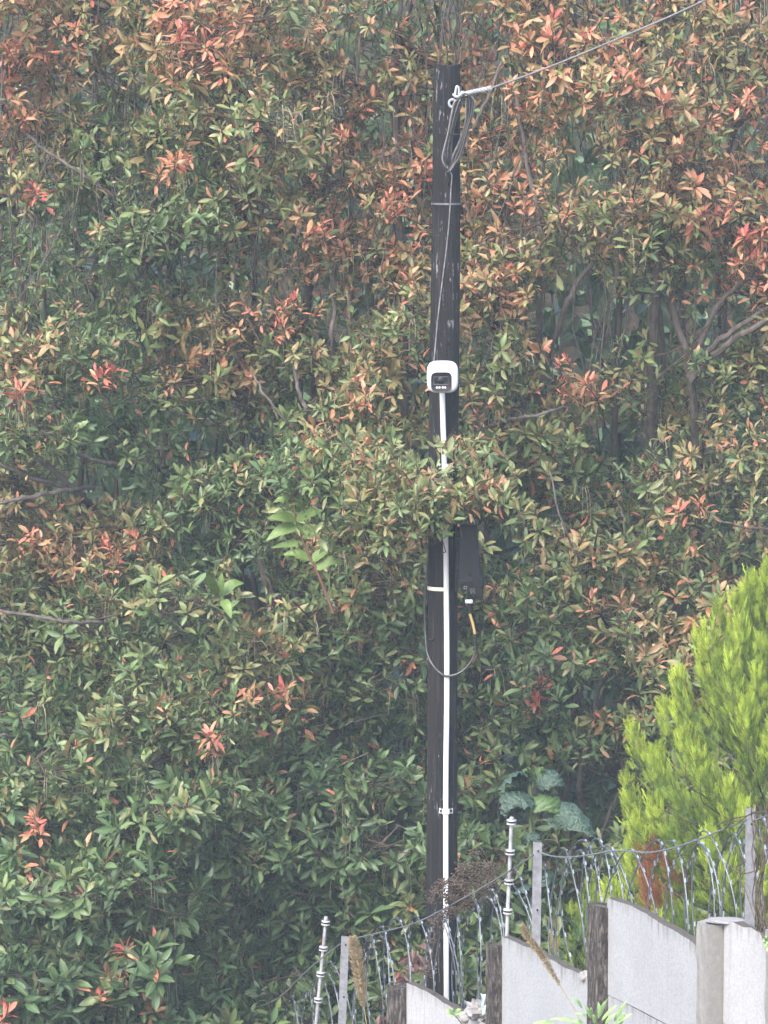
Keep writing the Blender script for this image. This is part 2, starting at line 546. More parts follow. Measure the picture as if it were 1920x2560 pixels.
def on_pole(px, py, proud=0.0):
    """point on the visible side of the pole surface"""
    c, r = pole_c(py), pole_r(py) * 1.03 + proud
    x = W(px, py, PY - r * 0.9).x
    dx = max(-r * 0.995, min(r * 0.995, x - c.x))
    return Vector((c.x + dx, c.y - math.sqrt(r * r - dx * dx), c.z))
M_HOLE = simple('dark_hole', (0.004, 0.004, 0.004), 0.9, 0.1)
for px, py, w_, h_ in ((1121, 858, 9, 6), (1121.5, 460, 4, 11), (1128, 560, 4, 4), (1112, 660, 3, 5)):
    p = on_pole(px, py)
    MB().box(p, w_ / FPX * PY, 0.006, h_ / FPX * PY).build('bolt_hole', M_HOLE, pole)

# cable hardware: hook, shackle and the overhead cable with its spiral grip
oc = thing('overhead_cable', W(1150, 235, 24.9), 'grey overhead cable rising from the pole top to the upper right', 'cable')
cp = [(1226, 221, 24.86), (1310, 191, 24.75), (1410, 153, 24.6), (1614, 67.5, 24.3), (1763, 0, 24.1), (2000, -120, 23.7), (2500, -400, 23.0), (3600, -1080, 21.6)]
mb = MB(); pts = spline([W(*q) for q in cp], 6)
mb.tube([W(1160, 238, 24.88)] + pts, 0.0062, 10).build('sheath', M_WIREGREY, oc)
gp = spline([W(1148, 239, 24.87), W(1165, 234, 24.87), W(1195, 227, 24.87), W(1229, 220, 24.86)], 14)
mb = MB()
for st in range(3):
    q = []
    n = len(gp)
    for i, p in enumerate(gp):
        t = gp[min(i + 1, n - 1)] - gp[max(i - 1, 0)]; t.normalize()
        u = t.cross(Vector((0, 1, 0))).normalized(); w_ = t.cross(u)
        a = i * 0.62 + st * 2.094
        q.append(p + (u * math.cos(a) + w_ * math.sin(a)) * 0.0095)
    mb.tube(q, 0.0062, 6)
mb.build('spiral_grip', M_ZINC, oc, kind='stuff')
def ring(c, rad, wire, nrm=(0, 1, 0), sx=1.0, n=28, a0=0, a1=2 * math.pi):
    nrm = Vector(nrm).normalized(); u = nrm.orthogonal().normalized()
    u = Vector((1, 0, 0)) if abs(nrm.y) > 0.8 else u
    w_ = nrm.cross(u)
    return [Vector(c) + (u * math.cos(a0 + (a1 - a0) * k / n) * sx + w_ * math.sin(a0 + (a1 - a0) * k / n)) * rad for k in range(n + 1)]
mb = MB(); mb.tube(ring(W(1131, 258, 24.88), 0.022, 0, sx=0.9), 0.0075, 8).build('eye_ring', M_ZINC, oc)
mb = MB(); mb.tube(spline([W(1137, 244, 24.88), W(1140, 222, 24.88), W(1143, 216, 24.88), W(1147, 222, 24.88), W(1147, 240, 24.88)], 6), 0.007, 8).build('shackle', M_ZINC, oc)
mb = MB(); mb.tube(spline([W(1133, 236, 24.87), W(1142, 242, 24.85), W(1150, 238, 24.86), W(1156, 230, 24.87), W(1160, 236, 24.87)], 5), 0.0085, 8).build('clamp', M_ZINC, oc)
mb = MB(); mb.tube([W(1131, 250, 24.9), W(1131, 250, 25.0)], 0.01, 10).build('eye_bolt', M_GALV, oc)

coil = thing('cable_coil', W(1135, 431, 24.86), 'elongated coil of spare black cable hanging near the pole top', 'cable coil')
zc = lambda x, y: (1050 + x / 7.375, 180 + y / 7.373)
outer = [(560, 1830), (500, 1760), (480, 1600), (500, 1380), (545, 1130), (620, 800), (690, 570), (760, 460), (830, 430), (900, 430), (940, 540), (925, 780), (880, 980), (830, 1160), (770, 1360), (690, 1560), (610, 1740), (560, 1830)]
cxm = 690
for k in range(10):
    f = (k - 4.5) / 4.5
    pp = []
    for i, (x, y) in enumerate(outer):
        t = abs(y - 1050) / 800
        squeeze = 0.45 + 0.55 * min(1, t * 1.4)
        left = x < (1830 - y) / 1400 * 260 + 560
        px, py = zc(x + (84 * f * (1 if left else -1)) * squeeze * (1.0 if 500 < y < 1700 else 0.4) + (14 if left else -14), y - (22 * f if y < 500 else -14 * f if y > 1700 else 0))
        pp.append(W(px, py, 24.86 + 0.012 * math.sin(k * 2.3) + (0.012 if left else -0.012) - 0.008 * (k % 3)))
    MB().tube(spline(pp, 4), 0.0052, 7).build('strand', M_CABLE if k % 3 else M_WIREGREY, coil)
for (x0, y0, x1, y1) in ((535, 1140, 700, 1150), (725, 1040, 885, 1055)):
    a, b_ = W(*zc(x0, y0), 24.83), W(*zc(x1, y1), 24.83)
    c, d = b_ + Vector((0.004, 0.06, 0)), a + Vector((-0.004, 0.06, 0))
    MB().tube([a, b_, c, d, a], 0.0038, 6).build('cable_tie', M_BLACK, coil)

dc = thing('drop_cable', on_pole(1085, 900), 'thin grey cable running down the pole from coil to camera', 'cable')
dp = [zc(560, 1830), (1130, 440), (1127.5, 470), (1125.5, 510), (1122, 560), (1117, 610), (1111, 660), (1102, 730), (1095, 790), (1089.5, 850), (1086, 890), (1085, 905)]
pts = [on_pole(x, y, 0.006) for x, y in dp]
MB().tube(spline(pts, 5), 0.0034, 7).build('sheath', simple('pale_thin_cable', (0.16, 0.16, 0.175), 0.45, 0.5, var=0.6, scale=25), dc)

# security camera, seen from the front
YC = 24.58
cc = W(1106.5, 942.5, YC); S_ = YC / FPX
sc_ = thing('security_camera', cc, 'white rounded-square surveillance camera fixed to the middle of the pole', 'camera')
def srect(c, hx, hz, e, n=44, y=0):
    out = []
    for k in range(n):
        a = 2 * math.pi * k / n
        ca, sa = math.cos(a), math.sin(a)
        out.append(Vector((c.x + hx * math.copysign(abs(ca) ** (2 / e), ca), c.y + y, c.z + hz * math.copysign(abs(sa) ** (2 / e), sa))))
    return out
def loft(rings, cap0=True, cap1=True):
    mb = MB(); n = len(rings[0])
    for r in rings: mb.v += [tuple(p) for p in r]
    for i in range(len(rings) - 1):
        for j in range(n):
            a, b_ = i * n + j, i * n + (j + 1) % n
            mb.f.append((a, b_, b_ + n, a + n))
    if cap0: mb.f.append(tuple(range(n)))
    if cap1: mb.f.append(tuple(range((len(rings) - 1) * n, len(rings) * n)))
    return mb
hx, hz = 39.7 * S_, 40.5 * S_
prof = [(-0.020, 0.60), (-0.018, 0.80), (-0.012, 0.91), (-0.004, 0.975), (0.006, 1.0), (0.05, 0.985), (0.12, 0.93), (0.20, 0.84), (0.22, 0.7)]
loft([srect(cc, hx * s, hz * s, 3.3 + 0.3 * (s > 0.9), y=y) for y, s in prof]).build('housing', M_WHITE, sc_)
wc = W(1103.2, 953.7, YC)
wr = [(-0.0245, 0.90), (-0.0255, 0.95), (-0.0240, 0.99), (-0.021, 1.0), (-0.004, 1.01)]
win = loft([srect(wc, 26 * S_ * s, 24 * S_ * s, 4.5, y=y) for y, s in reversed(wr)]).build('window', M_GLASSBLACK, sc_)
rim = []
lc = W(1102.3, 951, YC)
fr = [lc + Vector((x * 18 * S_, -0.0255, z * 9.5 * S_)) for x, z in ((-1, -1), (1, -1), (1, 1), (-1, 1), (-1, -1))]
MB().tube(fr, 0.0016, 5).build('lens_frame', simple('grey_frame', (0.10, 0.11, 0.13), 0.4), win)
MB().disc_stack(lc + Vector((0, -0.0225, 0)), (0, -1, 0), [(0, 0.021), (0.004, 0.021), (0.006, 0.017), (0.0045, 0.010), (0.0045, 0.0005)], 24).build('lens', simple('lens_glass', (0.004, 0.004, 0.008), 0.35, 0.3), win)
for x in (1092.2, 1098.5, 1106.7, 1112.5):
    p = W(x, 968.2, YC) + Vector((0, -0.0225, 0))
    MB().disc_stack(p, (0, -1, 0), [(0, 0.0068), (0.004, 0.0068), (0.006, 0.004), (0.0055, 0.0005)], 12).build('infrared_lamp', M_WHITE, win)
p = W(1114.3, 922, YC) + Vector((0, -0.0165, 0))
MB().disc_stack(p, (0, -1, 0), [(-0.004, 0.0055), (0.003, 0.0055), (0.003, 0.0005)], 12).build('microphone_hole', M_BLACK, sc_)
MB().tube([cc + Vector((0, 0.2, -0.01)), Vector((cc.x, 24.93, cc.z - 0.02))], [0.035, 0.045], 16).build('bracket', M_WHITE, sc_)

# white conduit down the pole
cd = thing('conduit_pipe', on_pole(1115, 2490), 'white plastic conduit pipe running down the pole below the camera', 'pipe')
cpts = [(1105.5, 975), (1107, 1030), (1108.6, 1085), (1110.5, 1150), (1112, 1215), (1113.5, 1300), (1115, 1400), (1116, 1500), (1117, 1620), (1117, 1750), (1115, 1900), (1114.5, 2020), (1114.7, 2200), (1115.5, 2350), (1116, 2490), (1116, 2640), (1116, 2800)]
pc = []
for x, y in cpts:
    p = on_pole(x, min(y, 2500), 0.016)
    if y > 2500: p = W(x, y, p.y)
    pc.append(p)
def flat_tube(pts, w_, d, n=16):
    mb = MB()
    for p in pts:
        for k in range(n):
            a = 2 * math.pi * k / n
            ca, sa = math.cos(a), math.sin(a)
            mb.v.append((p.x + w_ * math.copysign(abs(ca) ** 0.6, ca), p.y + d * math.copysign(abs(sa) ** 0.6, sa), p.z))
    for i in range(len(pts) - 1):
        for j in range(n):
            a, b_ = i * n + j, i * n + (j + 1) % n
            mb.f.append((a, b_, b_ + n, a + n))
    mb.f += [tuple(range(n)), tuple(range((len(pts) - 1) * n, len(pts) * n))]
    return mb
flat_tube(spline(pc, 3), 0.0163, 0.014).build('pipe', M_WHITE, cd)
for px, py in ((1115, 2020), (1114.5, 1162)):
    c = on_pole(px, py, 0.016)
    mb = MB(); hh = 0.0165
    w_ = 0.042
    prof = [(-w_, 0.014), (-0.021, 0.014), (-0.0205, -0.017), (-0.012, -0.0205), (0.012, -0.0205), (0.0205, -0.017), (0.021, 0.014), (w_, 0.014)]
    inner = [(x * (0.97), y + 0.0045) for x, y in prof]
    poly = prof + inner[::-1]
    mb.prism([(c.x + x, c.y + y, c.z - hh) for x, y in poly], (0, 0, 2 * hh))
    sd = mb.build('saddle_clip', M_WHITE, cd, bevel=0.002)
    for sx in (-1, 1):
        MB().disc_stack((c.x + sx * 0.031, c.y + 0.0145, c.z), (0, -1, 0), [(0, 0.007), (0.006, 0.007), (0.008, 0.004), (0.006, 0.0005)], 12).build('screw', M_BLACK, sd)

# black box on the side of the pole
YB = 24.82
jb = thing('junction_box', W(1178, 1495, YB), 'narrow black cable enclosure box mounted on the right side of the pole', 'box')
def Wb(x, y, d=0.0): return W(x, y, YB + d)
body = [(1150, 1314), (1189.5, 1313.5), (1198.5, 1437), (1207.5, 1445), (1207.5, 1470), (1196, 1468.5), (1180, 1464), (1168, 1459), (1158, 1460), (1150.5, 1470), (1146, 1472), (1147, 1440)]
MB().prism([Wb(x, y) for x, y in body], (0.012, 0.16, 0)).build('cover', M_BOX, jb, bevel=0.005)
low = [(1151, 1455), (1205, 1455), (1206.5, 1494), (1187, 1495.5), (1184, 1478), (1166, 1477), (1158, 1484), (1151, 1474)]
MB().prism([Wb(x, y, 0.02) for x, y in low], (0.008, 0.13, 0)).build('base', M_BLACK, jb, bevel=0.003)
MB().prism([Wb(x, y, 0.03) for x, y in ((1140, 1322), (1151, 1318), (1150, 1470), (1139, 1480))], (0, 0.08, 0)).build('back_plate', M_BLACK, jb, bevel=0.003)
for k in range(7):
    y = 1334 + k * 17
    MB().box(Wb(1144.5, y, 0.026), 0.014, 0.02, 0.028).build('hinge_rib', M_BOX, jb, bevel=0.002)
for x, y, r in ((1175, 1434.5, 0.011), (1176, 1449.5, 0.0155)):
    MB().disc_stack(Wb(x, y, 0.001), (0, -1, 0), [(0, r), (0.008, r), (0.011, r * 0.8), (0.011, 0.0005)], 18).build('latch_bolt', M_BLACK, jb)
MB().prism([Wb(x, y, -0.001) for x, y in ((1147, 1447), (1168, 1447), (1176, 1440), (1184, 1447), (1182, 1457), (1166, 1456), (1157, 1458), (1148, 1465))], (0, -0.008, 0)).build('latch_flap', M_BOX, jb, bevel=0.002)
MB().tube([Wb(1160, 1466, 0.0), Wb(1167, 1466, 0.0), Wb(1167, 1472, 0.0), Wb(1160, 1472, 0.0), Wb(1160, 1466, 0.0)], 0.0022, 6).build('metal_loop', M_ZINC, jb)
for k in range(4):
    MB().tube([Wb(1175 + k * 3.5, 1470, 0.018), Wb(1177 + k * 3.4, 1484, 0.018)], 0.0018, 5).build('fin', M_WIREGREY, jb)

lp = thing('cable_loop', Wb(1117, 1690), 'black looped cable with yellow sleeve hanging below the black box', 'cable')
path = [(1172.5, 1478), (1172.5, 1500), (1172, 1516), (1174.5, 1534), (1180, 1552), (1184.5, 1570), (1188, 1590), (1188.5, 1612), (1186.5, 1634), (1180, 1650), (1169.6, 1664), (1158, 1676), (1144.7, 1684), (1131, 1688.5), (1117.6, 1690), (1107, 1687), (1097, 1679.6), (1086, 1668), (1077, 1654.7), (1070.5, 1640), (1066.7, 1625), (1064.5, 1603), (1063, 1570), (1061.5, 1521), (1063, 1485), (1065.6, 1453.5), (1069, 1410), (1072.5, 1374), (1076, 1340)]
def lp_pt(x, y):
    if x > 1146: return W(x, y, 24.86)
    d = np.interp(x, [1060, 1068, 1100, 1146], [24.98, 24.95, 24.87, 24.86])
    if y < 1600: d = 24.98
    return W(x, y, float(d))
pp = spline([lp_pt(*q) for q in path], 4)
MB().tube(pp, 0.0074, 9).build('sheath', simple('loop_cable_sheath', (0.022, 0.023, 0.028), 0.4, 0.45, var=0.3), lp)
iy0, iy1 = 3 * 4, 6 * 4
tag(MB().tube(pp[iy0:iy1], 0.0088, 10).build('sleeve', M_YELLOW, lp), 'yellow sleeve on the cable')
MB().tube(pp[0:iy0 + 1], 0.0095, 10).build('gland', M_BLACK, lp)
MB().tube(pp[iy1 - 1:iy1 + 5], 0.0095, 10).build('connector', M_BLACK, lp)
tg = MB().box(Wb(1172.3, 1503.5, -0.0), 0.044, 0.014, 0.022).build('tag', M_WHITE, lp, bevel=0.002)
for dx in (-0.013, 0.001, 0.014):
    for dz in (-0.004, 0.004):
        MB().box(Wb(1172.3, 1503.5, -0.0075) + Vector((dx, 0, dz)), 0.007, 0.002, 0.003).build('mark', M_BLACK, tg)
MB().tube([lp_pt(1063, 1598) + Vector((0, -0.005, 0)), on_pole(1075, 1598, 0.004), on_pole(1085, 1594, 0.004)], 0.006, 7).build('cable_clip', M_BLACK, lp)

# ------------------------------------------------------------------ steel fence posts, insulator poles, razor wire
def steel_post(pt, pb, Yoff, label, holes):
    (x0, y0), (x1, y1) = pt, pb
    Y = wallY((x0 + x1) / 2) + Yoff
    a, b_ = W(x0, y0, Y), W(x1, y1, Y)
    d = (b_ - a); b_ = b_ + d * 0.35
    t = thing('steel_post', b_, label, 'fence post', 'angled steel posts of the razor wire fence')
    u = (WT * 0.35 + Vector((1, 0, 0))).normalized()
    w_ = Vector((-u.y, u.x, 0))
    L, th = 0.05, 0.005
    poly = [(0, 0), (L, 0), (L, th), (th, th), (th, L), (0, L)]
    mb = MB()
    mb.prism([a + u * (x - L / 2) + w_ * y for x, y in poly], b_ - a)
    mb.build('angle_bar', M_GALV, t, smooth=False)
    for hy in holes:
        f = (hy - y0) / (y1 - y0)
        p = a + d * f + u * 0.006 - w_ * 0.001
        MB().disc_stack(p, -w_, [(0, 0.006), (0.002, 0.006), (0.002, 0.0005)], 10).build('bolt_hole', M_HOLE, t)
steel_post((863, 2341), (855, 2560), 0.22, 'galvanised angle post near bottom centre beside the bristly grass head', (2362, 2492))
steel_post((1344, 2106), (1340, 2345), 0.22, 'galvanised angle post standing below the big drooping-leaved plant', (2128, 2275))
steel_post((1877, 2021), (1874, 2302), 0.24, 'tall galvanised angle post at the right edge in front of the cypress', (2060,))

def insulator_pole(pt, pb, ys_, Yoff, label):
    (x0, y0), (x1, y1) = pt, pb
    Y = wallY(x0) + Yoff
    a, b_ = W(x0, y0, Y), W(x1, y1, Y)
    d = b_ - a
    e = b_ + d * 0.4
    t = thing('insulator_pole', e, label, 'fence pole', 'slim tubes with ring insulators on the wall')
    MB().tube([a + d * 0.035, e], 0.0112, 12).build('tube', M_GREYTUBE, t)
    MB().disc_stack(a + d * 0.06, -d, [(0, 0.0105), (0.01, 0.014), (0.02, 0.0145), (0.032, 0.0115), (0.036, 0.003)], 14).build('cap', M_GREYTUBE, t)
    ax = -d.normalized()
    for y in ys_:
        f = (y - y0) / (y1 - y0)
        c = a + d * f
        i1 = MB().disc_stack(c - ax * 0.013, ax, [(0, 0.013), (0, 0.0265), (0.0075, 0.0265), (0.0075, 0.020), (0.0185, 0.020), (0.0185, 0.0265), (0.026, 0.0265), (0.026, 0.013)], 20).build('insulator', simple('insulator_grey', (0.34, 0.35, 0.38), 0.5, var=0.1), t)
        MB().disc_stack(c - ax * 0.0055, ax, [(0, 0.0215), (0.011, 0.0215)], 20).build('groove_band', M_BLACK, i1)
insulator_pole((816, 2288), (790, 2560), (2307, 2371, 2435, 2500), 0.2, 'grey tube with four ring insulators, lower left of the two')
insulator_pole((1279.5, 2039), (1267, 2343), (2055, 2130, 2204, 2278), 0.2, 'grey tube with four ring insulators, beside the big drooping-leaved plant')

def razor(tops, label, rad=0.31, seed=0):
    rs = random.Random(seed)
    P = [W(x, y, wallY(x) + 0.07) for x, y in tops]
    t = thing('razor_wire_coil', P[len(P) // 2] - Vector((0, 0, 2 * rad)), label, 'razor wire', 'flat razor wire coils on the wall')
    Q = []
    for i, p in enumerate(P):
        Q.append(p)
        if i + 1 < len(P) and rs.random() < 0.3: Q.append((p + P[i + 1]) / 2 - Vector((0, 0, rs.uniform(0.01, 0.06))))
    for i, p in enumerate(Q):
        r_ = rad * rs.uniform(1.25, 1.45)
        rx = rad * rs.uniform(0.70, 0.95)
        c = p - Vector((0, 0, r_))
        c = c - WN * rs.uniform(0.09, 0.13)
        tw = rs.uniform(-0.12, 0.12)
        ax = (WT * math.cos(tw) + WN * math.sin(tw)).normalized()
        lean = rs.uniform(-0.06, 0.06)
        n = 44
        pts = []
        for k in range(n + 1):
            a = 2 * math.pi * k / n
            z = math.sin(a)
            w_ = math.cos(a) * (1 - 0.22 * max(0, z) ** 2)
            pts.append(c + ax * (w_ * rx + lean * z) + Vector((0, 0, z * r_)) + WN * (0.015 * math.sin(a * 2 + i)))
        lo = MB().tube(pts, 0.0042, 6, cap=False).build('loop', M_RAZOR, t)
        mb = MB()
        L = 0
        for k in range(n):
            q0, q1 = pts[k], pts[k + 1]
            if k % 2 == i % 2:
                m_ = (q0 + q1) / 2; tt = (q1 - q0).normalized()
                out_ = (m_ - c).normalized()
                side = tt.cross(out_)
                for sg in (1,):
                    e = 0.0108
                    o_ = (WT * 0.9 + Vector((0.5, 0, 0)) + out_ * 0.3)
                    o_ = (o_ - tt * o_.dot(tt)).normalized()
                    th = tt.cross(o_) * 0.0012
                    v0 = [m_ - tt * 0.008 + o_ * 0.003, m_ - tt * 0.014 + o_ * e, m_ + tt * 0.014 + o_ * e, m_ + tt * 0.008 + o_ * 0.003]
                    mb.add([v + th for v in v0] + [v - th for v in v0], [(0, 1, 2, 3), (7, 6, 5, 4), (0, 4, 5, 1), (1, 5, 6, 2), (2, 6, 7, 3), (3, 7, 4, 0)])
        mb.build('barb', M_BLADE, lo, smooth=False, kind='stuff')
        # crimped clip where neighbouring loops cross
        if i:
            q = pts[int(n * 0.40)]
            MB().tube([q - Vector((0, 0, 0.012)), q + Vector((0, 0, 0.012))], 0.0075, 8).build('clip', M_GALV, t)
    return P
razor([(690, 2492), (722, 2478), (757, 2452), (794, 2412), (838, 2372)], 'lowest razor wire loops at bottom centre left of the steel post', 0.30, 2)
razor([(884, 2338), (914, 2320), (947, 2301), (1000, 2297), (1044, 2284), (1078, 2268), (1132, 2248), (1184, 2222), (1236, 2206), (1264, 2186), (1302, 2160)], 'razor wire loops crossing in front of the pole base', 0.31, 3)
razor([(1366, 2131), (1410, 2108), (1436, 2101), (1486, 2122), (1534, 2126), (1579, 2100), (1634, 2108), (1680, 2101), (1737, 2085), (1800, 2065), (1850, 2047)], 'razor wire loops in front of the yellow-green cypress', 0.32, 4)
razor([(1906, 2040), (1950, 2020), (1995, 2000)], 'razor wire loops at the far right edge of the wall', 0.32, 5)

def wire(pts, label, r=0.0042):
    P = spline([W(x, y, wallY(x) + 0.06) for x, y in pts], 8)
    o = MB().tube(P, r, 7).build('tension_wire', M_GALV)
    tag(o, label, 'wire', 'strained wires of the fence')
wire([(640, 2520), (700, 2492), (775, 2420), (850, 2360)], 'straight strained wire left of the bottom centre steel post')
wire([(872, 2349), (930, 2336), (1007, 2317), (1062, 2297), (1134, 2259), (1200, 2222), (1270, 2180), (1336, 2136)], 'straight strained wire crossing in front of the pole base')
wire([(1348, 2130), (1380, 2140), (1426, 2143), (1493, 2134), (1532, 2127), (1580, 2128), (1625, 2131), (1690, 2118), (1758, 2094), (1815, 2070), (1868, 2050)], 'sagging strained wire in front of the cypress')
wire([(1884, 2052), (1940, 2030), (2010, 2005)], 'short strained wire right of the tall steel post')

# ------------------------------------------------------------------ foliage machinery (numpy)
def norm(a): return a / np.maximum(np.linalg.norm(a, axis=-1, keepdims=True), 1e-9)
LT = np.array([0.0, 0.24, 0.54, 0.82, 1.0])
LW = np.array([0.0, 0.30, 0.50, 0.34, 0.0])
def leaf_template():
    """local x: across (unit = width), y: along (unit = length); returns rows and faces"""
    s, t = [0.0], [0.0]
    for i in (1, 2, 3):
        for e in (-1, 0, 1):
            s.append(e * LW[i]); t.append(LT[i])
    s.append(0.0); t.append(1.0)
    f = [(0, 2, 1), (0, 3, 2)]
    for r in (0, 1):
        a = 1 + 3 * r
        f += [(a, a + 1, a + 4, a + 3), (a + 1, a + 2, a + 5, a + 4)]
    f += [(7, 8, 10), (8, 9, 10)]
    return np.array(s), np.array(t), f
LS, LTT, LF = leaf_template()
L_LOOPS = np.array([i for q in LF for i in q]); L_CNT = np.array([len(q) for q in LF])
L_ALPHA = np.array([1.0] + [0.0, 1.0, 0.0] * 3 + [1.0])

def np_mesh(name, V, loops, counts, colors=None, smooth=True):
    me = bpy.data.meshes.new(name)
    me.vertices.add(len(V)); me.vertices.foreach_set('co', np.ascontiguousarray(V, dtype=np.float32).ravel())
    me.loops.add(len(loops)); me.loops.foreach_set('vertex_index', loops.astype(np.int32))
    me.polygons.add(len(counts))
    starts = np.concatenate([[0], np.cumsum(counts)[:-1]]).astype(np.int32)
    me.polygons.foreach_set('loop_start', starts)
    if smooth: me.polygons.foreach_set('use_smooth', np.ones(len(counts), dtype=bool))
    if colors is not None:
        a = me.color_attributes.new('Col', 'FLOAT_COLOR', 'POINT')
        a.data.foreach_set('color', np.ascontiguousarray(colors, dtype=np.float32).ravel())
    me.update(calc_edges=True)
    return me
def leaf_verts(base, d, n, L, Wd, curl, fold=0.30):
    d = norm(d); x = norm(np.cross(d, n)); up = np.cross(x, d)
    up = norm(up)
    V = (base[:, None, :] + d[:, None, :] * (L[:, None] * LTT)[:, :, None] + x[:, None, :] * (Wd[:, None] * LS)[:, :, None]
         + up[:, None, :] * (fold * Wd[:, None] * np.abs(LS) * 1.3 - curl[:, None] * L[:, None] * LTT ** 2)[:, :, None])
    return V
def leaves_mesh(name, base, d, n, L, Wd, curl, c):
    k = len(base)
    V = leaf_verts(base, d, n, L, Wd, curl).reshape(-1, 3)
    loops = (np.arange(k)[:, None] * 11 + L_LOOPS).ravel()
    counts = np.tile(L_CNT, k)
    C = np.empty((k, 11, 4)); C[:, :, :3] = c[:, None, :]; C[:, :, 3] = L_ALPHA
    return np_mesh(name, V, loops, counts, C.reshape(-1, 4))
def tubes_mesh(name, P, Rr, sides=3):
    """P (N,K,3), Rr (N,K)"""
    N_, K, _ = P.shape
    T = norm(np.gradient(P, axis=1))
    ref = np.where(np.abs(T[..., 2:3]) > 0.9, np.array([1.0, 0, 0]), np.array([0, 0, 1.0]))
    u = norm(np.cross(T, ref)); w_ = np.cross(T, u)
    a = 2 * np.pi * np.arange(sides) / sides
    V = P[:, :, None, :] + Rr[:, :, None, None] * (u[:, :, None, :] * np.cos(a)[:, None] + w_[:, :, None, :] * np.sin(a)[:, None])
    idx = np.arange(N_ * K * sides).reshape(N_, K, sides)
    q = np.stack([idx[:, :-1, :], np.roll(idx, -1, 2)[:, :-1, :], np.roll(idx, -1, 2)[:, 1:, :], idx[:, 1:, :]], -1).reshape(-1, 4)
    return np_mesh(name, V.reshape(-1, 3), q.ravel(), np.full(len(q), 4))

# leaf colour from dark green (0) over olive and orange to coral (1) and crimson (1.2)
RS = [-0.1, 0.1, 0.22, 0.36, 0.5, 0.63, 0.76, 0.9, 1.02, 1.2]
RC = np.array([(0.040, 0.082, 0.040), (0.060, 0.120, 0.050), (0.094, 0.158, 0.060), (0.138, 0.186, 0.072), (0.198, 0.194, 0.084), (0.272, 0.194, 0.096), (0.365, 0.196, 0.112), (0.49, 0.200, 0.132), (0.57, 0.180, 0.134), (0.37, 0.078, 0.086)])
def leaf_col(s):
    return np.stack([np.interp(s, RS, RC[:, k]) for k in range(3)], -1)
AUT = np.array([(100,150,.72),(300,100,.5),(500,80,.78),(800,100,.6),(950,50,.55),(1250,150,.72),(1500,150,.7),(1800,100,.58),(1850,300,.75),(60,450,.4),(50,270,.85),(250,350,.18),(450,450,.25),(700,350,.52),(900,350,.7),(1000,450,.75),(1250,450,.75),(1400,300,.62),(1600,400,.68),(1870,600,.92),(100,600,.12),(350,650,.08),(300,850,.12),(550,720,.45),(700,750,.62),(850,600,.72),(1000,700,.6),(1250,700,.68),(1400,650,.5),(1650,650,.5),(60,870,.6),(200,950,.08),(450,900,.5),(600,850,.62),(800,900,.42),(1000,950,.45),(1230,900,.4),(1450,930,.75),(1700,900,.3),(1850,1000,.45),(100,1050,.4),(300,1100,.12),(500,1150,.1),(700,1150,.16),(850,1050,.5),(1000,1200,.5),(1200,1150,.45),(1350,1050,.48),(1550,1100,.06),(1750,1050,.55),(80,1330,.6),(260,1350,.68),(300,1450,.28),(550,1350,.08),(800,1400,.35),(900,1500,.35),(1250,1400,.22),(1450,1350,.42),(1650,1300,.4),(1800,1250,.45),(100,1600,.18),(400,1600,.18),(700,1650,.36),(900,1700,.2),(1250,1600,.2),(1450,1550,.3),(1600,1500,.5),(1650,1600,.55),(100,1850,.12),(250,1850,.28),(500,1850,.33),(700,1720,.42),(800,1900,.06),(1000,1900,.12),(1250,1800,.12),(1400,1700,.22),(1600,1750,.25),(80,2050,.12),(300,2000,.03),(600,2050,.06),(900,2150,.08),(160,2150,.2),(400,2150,.06),(100,2350,.03),(300,2400,.08),(600,2350,.12),(800,2300,.03),(1250,2000,.1),(1500,1900,.15)])
def autumn(px, py):
    d2 = (px[:, None] - AUT[:, 0]) ** 2 + (py[:, None] - AUT[:, 1]) ** 2 + 900
    w_ = d2 ** -1.6
    return 0.05 + 0.87 * (w_ * AUT[:, 2]).sum(1) / w_.sum(1)

# places where the canopy opens and the dark inside shows (photograph pixels: centre, half sizes)
GAPS = [(1500, 1985, 125, 105), (1475, 430, 85, 60), (1430, 790, 105, 150), (1545, 1090, 95, 80), (610, 1440, 75, 50), (1500, 1730, 150, 40), (1310, 1990, 60, 75), (200, 1190, 150, 60), (1000, 2040, 60, 70), (1020, 960, 50, 70), (1250, 1330, 40, 55), (1640, 800, 90, 110), (480, 640, 80, 60), (1790, 800, 80, 70), (760, 960, 60, 60), (520, 1080, 70, 45), (900, 2400, 60, 60), (1700, 1500, 60, 40), (900, 130, 90, 90), (1390, 1280, 55, 45), (960, 1690, 35, 50), (830, 820, 45, 55)]
def gap_at(px, py, g=1.0):
    v_ = np.full(np.shape(px), 9.0)
    for (a, b_, c, d) in GAPS:
        v_ = np.minimum(v_, ((px - a) / (c * g)) ** 2 + ((py - b_) / (d * g)) ** 2)
    return v_

